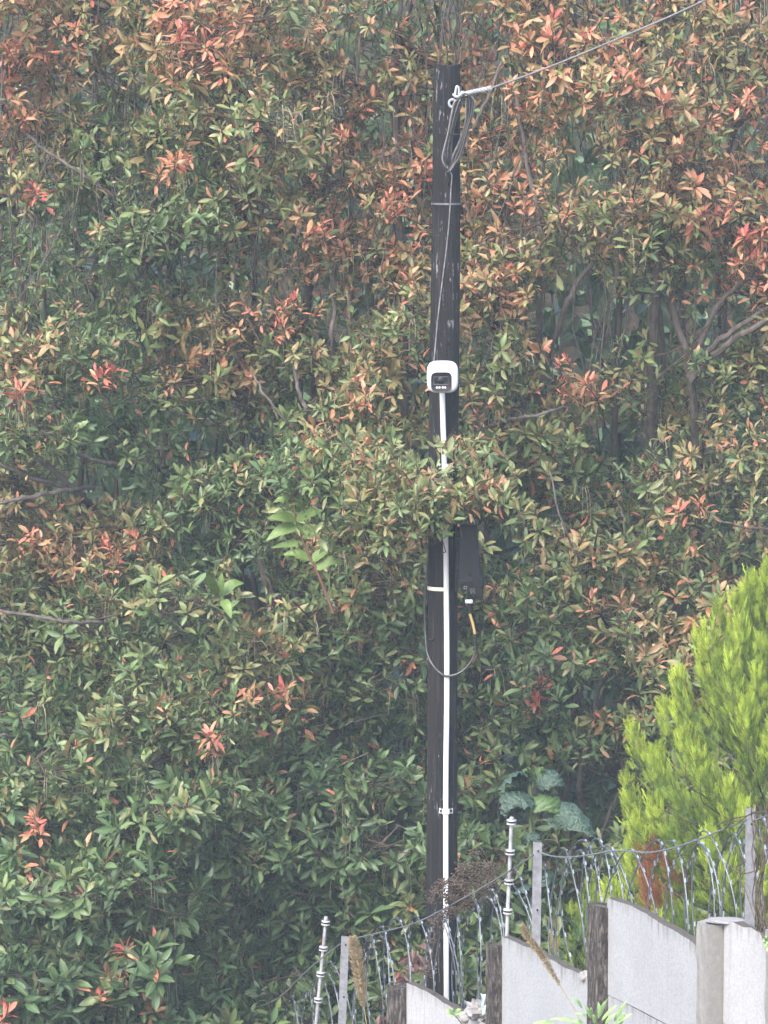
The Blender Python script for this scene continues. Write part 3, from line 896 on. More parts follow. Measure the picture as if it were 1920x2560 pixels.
# red sprays that stand out (pixel, leaf size factor, colour)
HOT = [(435, 400, 1.15, 1.0), (470, 395, 1.0, .95), (410, 418, 1, 1.0), (87, 468, 1.3, 1.13), (740, 740, .9, 1.0), (715, 765, .9, 1.02), (700, 805, .9, 1.0), (460, 70, 1.2, 1.0), (480, 30, 1.1, .9), (440, 100, 1.1, 1.02), (800, 565, 1.1, .92), (770, 575, 1.1, .88), (1420, 935, 1, 1.0), (1460, 950, 1.05, .97), (1490, 975, 1, .93), (1435, 985, 1, .9), (1400, 905, .9, 1.0), (1860, 590, 1.0, .97), (1895, 640, 1.05, .95), (1905, 570, 1, .98), (1850, 650, 1, .93), (270, 1365, 1.05, .95), (335, 1335, 1.1, .93), (300, 1385, 1, .9), (515, 1835, 1.2, 1.0), (535, 1860, 1.0, .96), (92, 2065, 1.25, 1.06), (80, 2040, 1.1, .98), (1345, 1700, 1.0, 1.02), (1340, 1755, 1.0, 1.03), (1580, 1790, 1.3, .99), (1610, 1795, 1.2, .95), (1500, 1790, 1.2, .78), (312, 2370, 1.35, .86), (275, 2440, 1.35, .8), (250, 2490, 1.3, .84), (380, 2520, 1.35, .92), (20, 2530, 1.3, 1.02), (785, 1115, 1.2, .95), (80, 1330, 1.1, .97), (95, 1350, 1.1, .9), (1760, 525, .9, 1.0), (1825, 505, .9, .98), (1145, 1070, 1.1, .93), (1180, 1240, 1, .98), (1215, 1210, 1, .95), (240, 930, 1.5, 1.16), (285, 925, 1.4, 1.1), (40, 970, 1.3, 1.04), (700, 1730, 1, .95), (620, 1740, 1, .85), (25, 245, 1.2, .98), (60, 290, 1, .93), (20, 120, 1.1, .86), (930, 60, .9, .86), (850, 330, 1, .86), (1560, 190, 1, .92), (1600, 215, 1, .9), (1280, 210, 1, .88), (1650, 240, 1, .92), (880, 1000, 1.2, .78), (920, 985, 1.1, .82), (1030, 690, 1.2, .76), (580, 840, 1.1, .86), (545, 855, 1.1, .82), (1870, 230, 1, .9), (1700, 360, 1, .85), (1580, 510, 1, .92), (1420, 520, .9, .93), (1370, 370, 1, .86), (1250, 1460, 1, .86), (1700, 1265, 1.1, .98), (1750, 1250, 1, .92), (1480, 1490, 1, .9), (570, 1420, 1, .6), (780, 1340, 1, .88), (490, 880, 1, .86), (1010, 500, 1, .88), (960, 520, 1, .9), (1205, 330, .9, .85)]

TREES = [  # trunk pixel x, tier, trunk distance, label
    (120, 0, 28.3, 'tall tree at the upper left edge with green leaves and a few red sprays'),
    (520, 0, 28.2, 'tall green and rust tree with a slanting grey stem, left of centre'),
    (900, 0, 28.5, 'tall orange-tinged tree directly behind the upper part of the pole'),
    (1330, 0, 28.0, 'tall orange-leaved tree with upright grey stems just right of the pole top'),
    (1720, 0, 28.2, 'tall coral-leaved tree with fanned dark limbs at the upper right'),
    (180, 1, 27.6, 'dense dark green bushy tree filling the bottom left corner'),
    (700, 1, 27.6, 'bushy green tree left of the lower half of the pole'),
    (1270, 1, 27.5, 'low green bushy tree right of the pole below the black box'),
    (1680, 1, 27.6, 'olive and rust bushy tree behind the tip of the cypress'),
]
NT = len(TREES)
def tree_of(px, py, nz):
    tier = (py + nz * 60) > 1380
    best = np.full(len(px), -1); bd = np.full(len(px), 1e9)
    for i, (tx, ti, _, _) in enumerate(TREES):
        d = np.abs(px - tx) + np.where(tier == bool(ti), 0, 1e6)
        m_ = d < bd
        bd[m_] = d[m_]; best[m_] = i
    return best

# boughs: flat pads of foliage at real places in the canopy
boughs = []
def canopy_front(px, py):
    """distance of the leafy front: lower boughs come forward"""
    return 26.45 + 0.45 * math.sin(px * 0.006 + 1.3) * math.sin(py * 0.0043 + 0.4) - 0.25 * min(1, max(0, (py - 1350) / 300)) - 0.75 * min(1, max(0, (py - 1350) / 1000)) * min(1, max(0, (780 - px) / 260))
for layer, (y0, y1, prob, sx, sz) in enumerate([(0.0, 0.7, 0.80, 0.60, 0.40), (0.7, 1.5, 0.92, 0.60, 0.42), (1.5, 2.4, 0.8, 0.70, 0.5)]):
    z = -0.4
    row = 0
    while z < 7.9:
        x = -3.3 + (0.3 if row % 2 else 0)
        while x < 3.3:
            if random.random() < prob:
                cx, cz = x + random.uniform(-0.22, 0.22), z + random.uniform(-0.16, 0.16)
                px, py = to_px(np.array([cx, 27.0, cz]))
                Y = canopy_front(float(px), float(py)) + random.uniform(y0, y1)
                s = Y / 27.0
                P = np.array([cx * s, Y, CAM_H + (cz - CAM_H) * s])
                g = float(gap_at(np.array(px), np.array(py), 1.0 if layer == 0 else 0.75))
                ok = g > 1 or (layer == 2) or (layer == 1 and random.random() < 0.12)
                if py > 2750: ok = False
                if ok and not (layer == 2 and g < 0.45):
                    boughs.append((P, layer))
            x += sx
        z += sz; row += 1
ros_C, ros_A, ros_S, ros_s, ros_T, ros_lay, ros_B = [], [], [], [], [], [], []
bpos = np.array([b_[0] for b_ in boughs])
bpx, bpy_ = to_px(bpos)
btree = tree_of(bpx, bpy_, rng.normal(size=len(boughs)))
bcol = rng.normal(0, 0.07, len(boughs))
for i, (P, layer) in enumerate(boughs):
    rx, ry, rz = random.uniform(0.32, 0.60), random.uniform(0.26, 0.42), random.uniform(0.15, 0.27)
    upright = bpx[i] > 1150 and bpy_[i] < 900
    if upright: rx *= 0.8; rz *= 1.5
    nr = int(random.uniform(27, 40) * (1.0, 0.5, 0.3)[layer] * (1.0 if -60 < bpx[i] < 1980 and -60 < bpy_[i] < 2620 else 0.4))
    th = random.uniform(-0.35, 0.35)
    D = norm(rng.normal(size=(nr, 3)) + np.array([0, -0.35, 0.25]))
    rad = rng.uniform(0.45, 1.0, (nr, 1)) ** 0.6
    off = D * rad * np.array([rx, ry, rz])
    off[:, 2] -= 0.25 * (off[:, 0] / rx) ** 2 * rz
    off = np.stack([off[:, 0] * math.cos(th) - off[:, 2] * math.sin(th), off[:, 1], off[:, 0] * math.sin(th) + off[:, 2] * math.cos(th)], -1)
    C = P + off
    A = norm(D * np.array([0.55, 0.55, 0.4]) + np.array([0, -0.22, 0.66]) + rng.normal(0, 0.42, (nr, 3)))
    ros_C.append(C); ros_A.append(A); ros_T.append(np.full(nr, btree[i])); ros_lay.append(np.full(nr, layer)); ros_B.append(np.full(nr, i))
    ros_s.append(rng.normal(bcol[i], 0.10, nr))
ros_C = np.concatenate(ros_C); ros_A = np.concatenate(ros_A); ros_T = np.concatenate(ros_T); ros_lay = np.concatenate(ros_lay); ros_s = np.concatenate(ros_s); ros_B = np.concatenate(ros_B)
# sprays that close the leafy front between the boughs
fx, fz = np.meshgrid(np.arange(-3.0, 3.0, 0.086), np.arange(0.0, 7.5, 0.080))
fx = fx.ravel() + rng.uniform(-.06, .06, fx.size); fz = fz.ravel() + rng.uniform(-.055, .055, fz.size)
fp = np.stack([fx, np.full(fx.size, 27.0), fz], -1)
fpx, fpy = to_px(fp)
rel = 0.24 * np.sin(fx * 5.1 + 2 * np.sin(fz * 2.3)) * np.sin(fz * 7.3 + 1.7 * np.sin(fx * 3.1)) + 0.18 * np.sin(fx * 11 + fz * 4)
fy = np.array([canopy_front(a, b_) for a, b_ in zip(fpx, fpy)]) + 0.42 + rel + rng.normal(0, 0.12, fx.size)
ok = (gap_at(fpx, fpy, 1.05) > 1) & (rng.random(fx.size) < 0.95)
sc_f = fy / 27.0
FC = np.stack([fx * sc_f, fy, CAM_H + (fz - CAM_H) * sc_f], -1)[ok]
nF = len(FC)
ros_C = np.concatenate([ros_C, FC]); ros_A = np.concatenate([ros_A, norm(np.array([0, -0.22, 0.66]) + rng.normal(0, 0.48, (nF, 3)))])
ros_T = np.concatenate([ros_T, tree_of(fpx[ok], fpy[ok], rng.normal(size=nF))]); ros_lay = np.concatenate([ros_lay, np.full(nF, 1)]); ros_s = np.concatenate([ros_s, rng.normal(0, 0.12, nF)]); ros_B = np.concatenate([ros_B, np.full(nF, -3)])
# the bough that grows across the pole, and the sprays that frame it
fb = []
for px, py, Y, n in ((735, 1105, 25.5, 9), (770, 1130, 25.4, 12), (750, 1200, 25.4, 12), (800, 1180, 25.3, 14), (830, 1130, 25.3, 12), (830, 1240, 25.3, 14), (880, 1190, 25.1, 16), (930, 1150, 24.9, 14), (900, 1250, 25.0, 16), (960, 1200, 24.75, 18), (950, 1290, 24.8, 14), (1010, 1240, 24.6, 16), (1020, 1170, 24.6, 9), (1040, 1290, 24.6, 12), (1080, 1240, 24.5, 14), (1110, 1280, 24.5, 11), (1150, 1230, 24.5, 15), (1160, 1160, 24.55, 9), (1200, 1250, 24.6, 15), (1230, 1210, 24.7, 12), (1250, 1260, 24.8, 9), (1180, 1110, 24.65, 6), (890, 1100, 25.2, 10), (1000, 1330, 24.8, 6), (860, 1310, 25.2, 8), (1190, 1290, 24.7, 6)):
    n = int(n * 1.35)
    P = np.array(W(px, py, Y))
    off = rng.normal(0, 1, (n, 3)) * np.array([0.10, 0.12, 0.055])
    fb.append((P + off, px))
for C, px in fb:
    n = len(C)
    ros_C = np.concatenate([ros_C, C]); ros_A = np.concatenate([ros_A, norm(np.array([0, -0.25, 0.8]) + rng.normal(0, 0.35, (n, 3)))])
    ros_T = np.concatenate([ros_T, np.full(n, 2)]); ros_lay = np.concatenate([ros_lay, np.full(n, 0)]); ros_s = np.concatenate([ros_s, rng.normal(-0.02, 0.12, n)]); ros_B = np.concatenate([ros_B, np.full(n, -1)])
# keep the pole, its fittings and the view of the gaps clear of stray rosettes
rpx, rpy = to_px(ros_C)
gp_ = gap_at(rpx, rpy, 0.82)
boxfree = (ros_B == -1) & (rpx > 1135) & (rpx < 1225) & (rpy > 1262)
keep = ~((ros_lay < 2) & (gp_ < 1) & (rng.random(len(rpx)) < 0.85) & (ros_C[:, 1] > 25.6)) & ~boxfree
ros_C, ros_A, ros_T, ros_lay, ros_s, ros_B, rpx, rpy = [a[keep] for a in (ros_C, ros_A, ros_T, ros_lay, ros_s, ros_B, rpx, rpy)]
ros_s = ros_s + autumn(rpx, rpy) - 0.06 * (ros_lay == 2) * 0
sizes = np.interp(rpy, [0, 900, 1800, 2500], [0.073, 0.073, 0.084, 0.118]) * rng.uniform(0.66, 1.32, len(rpx)) * np.where(ros_B == -1, 0.92, np.where(ros_B < 0, 0.86, 1))
hot = np.array(HOT)
hC, hA, hS, hs, hT = [], [], [], [], []
for (x, y, f, s) in HOT:
    for k in range(3):
        Y = canopy_front(x, y) - 0.16 + 0.09 * k
        if y > 1600 and x > 1250: Y = 26.3
        if 1100 < x < 1230 and 1040 < y < 1270: Y = 24.45
        if 1250 > x > 1000 and y < 1000: Y = 26.2
        hC.append(np.array(W(x + random.uniform(-17, 17) * (k > 0), y + random.uniform(-10, 14) * (k > 0), Y))); hA.append([random.uniform(-.6, .6), random.uniform(-.4, .2), 0.85]); hS.append(0.074 * min(f, 1.15) * random.uniform(0.8, 1.15)); hs.append(s + random.uniform(-.22, .02))
hC = np.array(hC); hA = norm(np.array(hA)); hpx, hpy = to_px(hC)
ros_C = np.concatenate([ros_C, hC]); ros_A = np.concatenate([ros_A, hA]); sizes = np.concatenate([sizes, np.array(hS)])
ros_s = np.concatenate([ros_s, np.array(hs)]); ros_T = np.concatenate([ros_T, tree_of(hpx, hpy, np.zeros(len(hpx)))]); ros_lay = np.concatenate([ros_lay, np.full(len(hs), -1)])
ros_B = np.concatenate([ros_B, np.full(len(hs), -2)])
ros_s = np.clip(ros_s, -0.1, 1.2)

# rosettes -> leaves
M_ = len(ros_C)
cnt = np.where(ros_B == -2, rng.integers(6, 11, M_), rng.integers(8, 14, M_))
ri = np.repeat(np.arange(M_), cnt)
kf = np.concatenate([(np.arange(c) + 0.5) / c for c in cnt])
phi = np.concatenate([np.arange(c) * 2.39996 for c in cnt]) + np.repeat(rng.uniform(0, 6.28, M_), cnt) + rng.normal(0, 0.55, len(ri))
theta = R(16) + R(82) * kf + rng.normal(0, R(17), len(ri))
A = ros_A[ri]
u = norm(np.cross(A, np.array([0.31, 0.2, 0.93]))); w_ = np.cross(A, u)
radial = u * np.cos(phi)[:, None] + w_ * np.sin(phi)[:, None]
d = A * np.cos(theta)[:, None] + radial * np.sin(theta)[:, None]
d[:, 2] -= rng.uniform(0.0, 0.55, len(ri)) * kf
d = norm(d)
nrm = A * np.sin(theta)[:, None] - radial * np.cos(theta)[:, None] + rng.normal(0, 0.32, (len(ri), 3))
Ll = sizes[ri] * (0.62 + 0.5 * np.sin(np.pi * np.clip(0.18 + 0.62 * kf, 0, 1))) * rng.uniform(0.62, 1.2, len(ri))
Wl = Ll * rng.uniform(0.28, 0.40, len(ri))
curl = rng.choice([-0.04, 0.12, 0.26, 0.42], len(ri), p=[.2, .3, .3, .2])
shoot = rng.uniform(0.03, 0.20, M_) * np.where(ros_B == -2, 0.6, 1)
bend = norm(rng.normal(size=(M_, 3))) * 0.05
base = ros_C[ri] - A * (kf * shoot[ri])[:, None] + bend[ri] * (kf ** 2 * shoot[ri] * 5)[:, None] + radial * 0.006
ls = ros_s[ri] + rng.normal(0, 0.105, len(ri)) * np.where(ros_B[ri] == -2, 1.3, 1) + np.where(ros_s[ri] > 0.45, 0.10 * (0.5 - kf), 0)
odd = rng.random(len(ri))
ls = np.where((odd < 0.035) & (ros_s[ri] > 0.1), rng.uniform(0.75, 1.02, len(ri)), ls)
ls = np.where(odd > 0.95, ls * 0.4 + 0.1, ls)
ls = np.clip(ls, -0.1, 1.2)
cl = leaf_col(ls) * rng.uniform(0.75, 1.25, (len(ri), 1))
cl = np.clip(cl, 0.004, 0.75)
lt = ros_T[ri]
centre = base + d * (Ll * 0.5)[:, None]
lpx, lpy = to_px(centre)
view = norm(centre - np.array([0, 0, CAM_H]))
facing = np.abs((norm(np.cross(norm(np.cross(d, nrm)), d)) * view).sum(1))
inframe = (lpx > 0) & (lpx < 1920) & (lpy > 0) & (lpy < 2560)
# keep leaves off the camera, box and cables on the pole
nearp = (centre[:, 1] < 25.6) & (lpx > 1050) & (lpx < 1225) & ((lpy < 1090) | (lpy > np.where(lpx > 1135, 1302, 1345)))
alive = ~nearp
score = Ll * Wl * (0.25 + facing) / (centre[:, 1] - 24.0 + 0.6) * inframe * alive
solo = np.zeros(len(ri), bool)
for t in range(NT):
    idx = np.where((lt == t) & (score > 0))[0]
    solo[idx[np.argsort(-score[idx])[:300]]] = True

# shared meshes for the single leaves
CURLS = [-0.04, 0.12, 0.26, 0.42]
BINS = np.linspace(-0.1, 1.2, 16)
_leafmesh = {}
def leaf_mesh(cu, s, shade):
    k = (cu, int(np.argmin(np.abs(BINS - s))), shade)
    if k not in _leafmesh:
        c = leaf_col(np.array([BINS[k[1]]])) * (0.8, 1.0, 1.2, 0.14)[shade]
        _leafmesh[k] = leaves_mesh('leaf', np.zeros((1, 3)), np.array([[0, 1.0, 0]]), np.array([[0, 0, 1.0]]), np.array([1.0]), np.array([0.375]), np.array([cu]), c)
        _leafmesh[k].materials.append(M_LEAF)
    return _leafmesh[k]
def put_leaf(parent, base, d, n, L, Wd, cu, s, shade=1):
    d = Vector(d).normalized(); x = d.cross(Vector(n)).normalized(); up = x.cross(d)
    o = bpy.data.objects.new('leaf', leaf_mesh(cu, s, shade))
    wr = Wd / L / 0.375
    M = Matrix(((x.x * L * wr, d.x * L, up.x * L, base[0]), (x.y * L * wr, d.y * L, up.y * L, base[1]), (x.z * L * wr, d.z * L, up.z * L, base[2]), (0, 0, 0, 1)))
    o.parent = parent
    o.matrix_basis = Matrix.Translation(parent.location).inverted() @ M
    col.objects.link(o)
    return o

# explicit limbs that the photograph shows (tree index, [(px, py, Y)], r0, r1)
LIMBS = [
    (3, [(1340, 1500, 28.0), (1345, 1150, 27.8), (1345, 961, 27.3), (1350, 687, 27.0), (1347, 534, 26.95), (1326, 455, 26.95), (1298, 278, 27.0), (1268, 100, 27.1), (1235, -150, 27.2)], .034, .010),
    (3, [(1345, 961, 27.3), (1410, 780, 26.95), (1447, 705, 26.9), (1540, 585, 26.8), (1614, 501, 26.75), (1735, 464, 26.8), (1809, 427, 26.9)], .026, .010),
    (3, [(1300, 1200, 27.6), (1265, 900, 27.1), (1245, 760, 27.0), (1175, 540, 26.9), (1160, 470, 26.9)], .02, .007),
    (3, [(1330, 1300, 27.7), (1300, 880, 27.2), (1320, 560, 27.2), (1350, 330, 27.2), (1375, 150, 27.3), (1400, -80, 27.4)], .02, .009),
    (3, [(1180, 330, 27.0), (1215, 250, 26.9), (1270, 130, 27.0), (1340, 40, 27.1)], .016, .008),
    (4, [(1625, 1200, 27.6), (1633, 859, 27.1), (1647, 650, 27.0), (1662, 480, 27.0), (1690, 230, 27.0), (1650, 60, 27.1), (1620, -160, 27.2)], .048, .016),
    (4, [(1745, 1250, 27.6), (1725, 925, 27.0), (1690, 800, 26.9), (1670, 640, 26.85), (1655, 500, 26.9)], .034, .014),
    (4, [(1725, 925, 27.0), (1790, 770, 26.8), (1874, 687, 26.7), (1960, 610, 26.7)], .026, .012),
    (4, [(1722, 940, 27.0), (1800, 850, 26.8), (1920, 770, 26.7), (2020, 690, 26.7)], .028, .014),
    (4, [(1728, 950, 27.0), (1815, 865, 26.75), (1920, 800, 26.6), (2040, 740, 26.6)], .03, .016),
    (4, [(1725, 940, 27.05), (1700, 820, 27.1), (1720, 600, 27.2), (1735, 430, 27.2), (1745, 250, 27.2), (1770, 120, 27.2)], .018, .008),
    (4, [(1809, 334, 27.0), (1860, 290, 26.9), (1920, 240, 26.9), (2010, 170, 26.9)], .017, .012),
    (4, [(1820, 120, 27.1), (1870, 50, 27.1), (1885, -60, 27.1)], .02, .014),
    (4, [(1650, 520, 27.0), (1655, 330, 27.0), (1640, 110, 27.0), (1600, 60, 27.1), (1560, -40, 27.1)], .02, .01),
    (1, [(560, 900, 28.0), (560, 600, 27.6), (532, 365, 26.9), (500, 330, 26.85), (480, 301, 26.8), (455, 210, 26.8), (430, 110, 26.9), (400, -40, 27.0)], .034, .012),
    (1, [(532, 365, 26.9), (535, 300, 26.8), (520, 240, 26.8)], .012, .006),
    (1, [(441, 300, 26.7), (400, 250, 26.7), (350, 205, 26.7), (310, 180, 26.75)], .011, .006),
    (0, [(249, 60, 27.0), (225, 25, 27.0), (200, -10, 27.0), (150, -90, 27.0)], .022, .018),
    (0, [(280, 490, 27.0), (200, 430, 26.9), (121, 382, 26.9), (60, 330, 27.0)], .018, .009),
    (0, [(230, 1270, 27.2), (202, 1243, 26.8), (150, 1190, 26.6), (90, 1140, 26.5), (0, 1087, 26.5), (-80, 1020, 26.5)], .03, .014),
    (0, [(330, 1180, 26.9), (312, 1168, 26.8), (240, 1150, 26.65), (180, 1130, 26.6), (139, 1105, 26.6)], .02, .012),
    (0, [(210, 1240, 26.9), (156, 1215, 26.65), (80, 1195, 26.5), (0, 1160, 26.4), (-90, 1120, 26.4)], .022, .014),
    (0, [(230, 1220, 26.8), (174, 1226, 26.55), (90, 1240, 26.4), (0, 1256, 26.3), (-90, 1268, 26.3)], .02, .014),
    (5, [(300, 1556, 26.6), (255, 1556, 26.3), (190, 1557, 26.15), (120, 1548, 26.1), (50, 1534, 26.1), (-60, 1515, 26.1)], .017, .011),
    (6, [(690, 1900, 27.4), (700, 1640, 27.3), (680, 1500, 27.0), (654, 1405, 26.9), (640, 1330, 26.9)], .05, .035),
    (2, [(800, 1300, 27.6), (771, 1060, 26.8), (755, 1000, 26.7), (742, 959, 26.7), (735, 900, 26.8)], .02, .012),
    (2, [(760, 1130, 26.8), (739, 1093, 26.7), (700, 1035, 26.6), (655, 977, 26.6), (630, 930, 26.7)], .014, .008),
    (2, [(850, 1000, 27.2), (829, 847, 26.8), (835, 780, 26.8), (833, 717, 26.8), (840, 600, 26.9)], .02, .012),
    (2, [(1000, 1500, 27.8), (1010, 900, 27.2), (990, 400, 27.2), (985, 150, 27.1), (1000, 40, 27.1), (1010, -120, 27.2)], .035, .014),
    (2, [(760, 800, 27.2), (785, 420, 27.2), (800, 180, 27.0), (790, 40, 27.0), (780, -90, 27.1)], .02, .012),
    (2, [(870, 900, 27.2), (880, 500, 27.2), (890, 200, 27.0), (905, 60, 27.0), (940, -90, 27.1)], .02, .010),
    (2, [(700, 1190, 26.6), (830, 1290, 25.6), (900, 1320, 25.0), (980, 1310, 24.75), (1080, 1290, 24.55), (1160, 1260, 24.5), (1230, 1230, 24.6)], .014, .004),
    (2, [(820, 1280, 25.7), (930, 1260, 24.95), (1000, 1290, 24.8)], .010, .004),
    (2, [(980, 1310, 24.75), (1050, 1230, 24.5), (1120, 1180, 24.5), (1170, 1130, 24.6)], .007, .003),
    (2, [(1080, 1290, 24.55), (1140, 1290, 24.6), (1240, 1270, 24.8)], .006, .003),
    (7, [(1590, 1450, 26.9), (1510, 1430, 26.4), (1440, 1380, 26.3), (1400, 1290, 26.2), (1375, 1180, 26.3)], .012, .006),
    (7, [(1590, 1440, 26.9), (1565, 1350, 26.5), (1555, 1270, 26.5)], .009, .005),
    (3, [(1180, 1080, 26.9), (1280, 1050, 26.6), (1350, 1035, 26.5), (1420, 1015, 26.6)], .015, .009),
    (3, [(1150, 1000, 26.9), (1190, 1050, 26.7), (1210, 1080, 26.7)], .024, .018),
    (8, [(1950, 1320, 26.6), (1860, 1318, 26.4), (1800, 1300, 26.3), (1770, 1280, 26.3)], .010, .006),
    (8, [(1640, 1670, 26.8), (1580, 1600, 26.4), (1540, 1550, 26.3)], .008, .005),
    (6, [(880, 2400, 27.4), (860, 2230, 26.8), (800, 2240, 26.5), (700, 2230, 26.4), (620, 2260, 26.4)], .022, .010),
    (6, [(860, 2230, 26.6), (880, 2290, 26.4), (930, 2310, 26.4)], .010, .006),
    (6, [(960, 1790, 26.8), (900, 1800, 26.4), (860, 1815, 26.3)], .008, .005),
    (5, [(60, 1850, 26.6), (20, 1840, 26.3), (-60, 1835, 26.2)], .014, .010),
    (7, [(1480, 2250, 27.4), (1460, 2050, 27.2), (1450, 1950, 27.0), (1470, 1850, 26.9), (1500, 1700, 26.9)], .03, .016),
    (7, [(1600, 2250, 27.4), (1580, 2050, 27.3), (1560, 1900, 27.2), (1540, 1750, 27.1)], .045, .03),
    (7, [(1480, 2180, 27.3), (1520, 2040, 27.2), (1570, 1950, 27.2)], .02, .01),
    (7, [(1330, 2250, 27.4), (1340, 2000, 27.2), (1320, 1850, 27.1)], .05, .035),
    (8, [(1860, 1640, 27.0), (1790, 1600, 26.5), (1740, 1570, 26.4)], .016, .010),
]
tree_obj = []
for ti, (tx, tier, TY, label) in enumerate(TREES):
    bx = W(tx, 1400, TY).x
    gz = ground_z(bx, TY)
    root = thing('broadleaf_tree', (bx, TY, gz), label, 'tree', 'broadleaf trees filling the background')
    tree_obj.append(root)
    rs = random.Random(100 + ti)
    # stems
    ztop = 7.6 if tier == 0 else 3.0
    stems = []
    for k in range(3):
        ax = bx + rs.uniform(-0.5, 0.5) * (k > 0)
        pts = [Vector((bx + rs.uniform(-0.12, 0.12), TY + rs.uniform(-0.1, 0.1), gz - 0.3))]
        zz = np.linspace(gz + 0.6, ztop, 6)
        for j, z_ in enumerate(zz):
            pts.append(Vector((ax + rs.uniform(-0.18, 0.18) + (k - 1) * 0.11 * j, TY + rs.uniform(-0.15, 0.15) - 0.05 * j, z_)))
        sp = spline(pts, 5)
        stems += sp
        MB().tube(sp, lerp_list([0.05 if k == 0 else 0.034, 0.024, 0.010], len(sp)), 9).build('trunk', M_BARK, root)
    SN = np.array([tuple(p) for p in stems])
    for (lti, pp, r0, r1) in LIMBS:
        if lti != ti: continue
        sp = spline([W(*q) for q in pp], 6)
        sp = [p + Vector((rs.gauss(0, .004), 0, rs.gauss(0, .004))) for p in sp]
        MB().tube(sp, lerp_list([r0 * .85, (r0 + r1) * .42, r1 * .85], len(sp)), 8).build('limb', M_LIMB, root)
    # boughs' branches
    for bi in np.where(btree == ti)[0]:
        P = Vector(bpos[bi])
        cand = SN[SN[:, 2] < P.z - 0.1]
        if len(cand) == 0: cand = SN[:3]
        dd = ((cand - np.array(P)) ** 2).sum(1)
        q = Vector(cand[int(np.argmin(dd + 0.0))])
        mid = (q + P) / 2 + Vector((rs.uniform(-.12, .12), rs.uniform(-.1, .1), rs.uniform(-0.12, 0.05)))
        e = P + (P - q).normalized() * 0.3 + Vector((rs.uniform(-.15, .15), -0.12, rs.uniform(-0.02, .12)))
        sp = spline([q, mid, P, e], 4)
        MB().tube(sp, lerp_list([0.016, 0.010, 0.0035], len(sp)), 5).build('branch', M_BARK, root)
    m_ = (lt == ti) & ~solo & alive
    me = leaves_mesh('crown', base[m_], d[m_], nrm[m_], Ll[m_], Wl[m_], curl[m_], cl[m_])
    link('crown', me, M_LEAF, root, kind='stuff')
    for i in np.where((lt == ti) & solo)[0]:
        put_leaf(root, base[i], d[i], nrm[i], float(Ll[i]), float(Wl[i]), float(curl[i]), float(ls[i]), int(i % 3))
    # twigs to every rosette, and drooping dry stalks under some of them
    rsel = np.where(ros_T == ti)[0]
    E = ros_C[rsel]; Aa = ros_A[rsel]
    bb = ros_B[rsel]
    st = np.where((bb >= 0)[:, None], bpos[np.clip(bb, 0, None)] + rng.normal(0, 0.08, E.shape), E - Aa * 0.12 + np.array([0, 0.14, -0.04]))
    st = E + (st - E) * np.minimum(1, 0.42 / np.maximum(np.linalg.norm(st - E, axis=1, keepdims=True), 1e-6))
    m1 = (E + st) / 2 - Aa * 0.04 + rng.normal(0, 0.02, E.shape)
    Pt = np.stack([st, m1, E - Aa * 0.05, E], 1)
    link('twig', tubes_mesh('twig', Pt, np.tile(np.array([0.0052, 0.0042, 0.0034, 0.0022]), (len(E), 1)), 3), M_TWIG, root, kind='stuff')
    pick = rsel[(rng.random(len(rsel)) < 0.04) & (ros_lay[rsel] < 2) & (ros_B[rsel] != -1)]
    rep = np.repeat(pick, rng.integers(2, 7, len(pick)))
    n = len(rep)
    b0 = ros_C[rep] - ros_A[rep] * 0.05
    hdir = norm(np.stack([rng.normal(size=n), rng.normal(-0.3, 1, n), np.zeros(n)], -1))
    reach = rng.uniform(0.02, 0.09, (n, 1)); drop = rng.uniform(0.06, 0.22, (n, 1))
    up_ = rng.uniform(0.0, 0.05, (n, 1))
    z1 = np.array([0, 0, 1.0])
    Pt = np.stack([b0, b0 + hdir * reach * 0.6 + z1 * up_, b0 + hdir * reach + z1 * (up_ * 0.5 - drop * 0.25), b0 + hdir * reach * 1.15 - z1 * drop * 0.65, b0 + hdir * reach * (1.15 + rng.normal(0, 0.15, (n, 1))) - z1 * drop], 1)
    link('dry_stalk', tubes_mesh('dry_stalk', Pt, np.tile(np.array([0.0022, 0.002, 0.0018, 0.0016, 0.0013]), (n, 1)), 3), M_STALK, root, kind='stuff')
    # bare grey stems that show in the upper canopy
    if tier == 0:
        n = 120
        x0 = rng.uniform(tx - 240, tx + 240, n); y0 = rng.uniform(0, 1, n) ** 1.6 * 1100 - 250
        Pts = []
        for k in range(n):
            p0 = np.array(W(float(x0[k]), float(y0[k]) + 200, 27.3)); p1 = np.array(W(float(x0[k]) + rng.normal(0, 70), float(y0[k]) - 160, 26.55 + rng.uniform(-0.3, 0.5)))
            ms = (p0 + p1) / 2 + rng.normal(0, 0.06, 3)
            Pts.append(np.stack([p0, p0 * .6 + ms * .4 + rng.normal(0, .02, 3), ms, p1 * .6 + ms * .4 + rng.normal(0, .02, 3), p1]))
        rr = rng.uniform(0.0025, 0.007, (n, 1)) * np.linspace(1.1, 0.5, 5)
        link('bare_stem', tubes_mesh('bare_stem', np.array(Pts), rr, 4), M_GREYSTEM, root, kind='stuff')

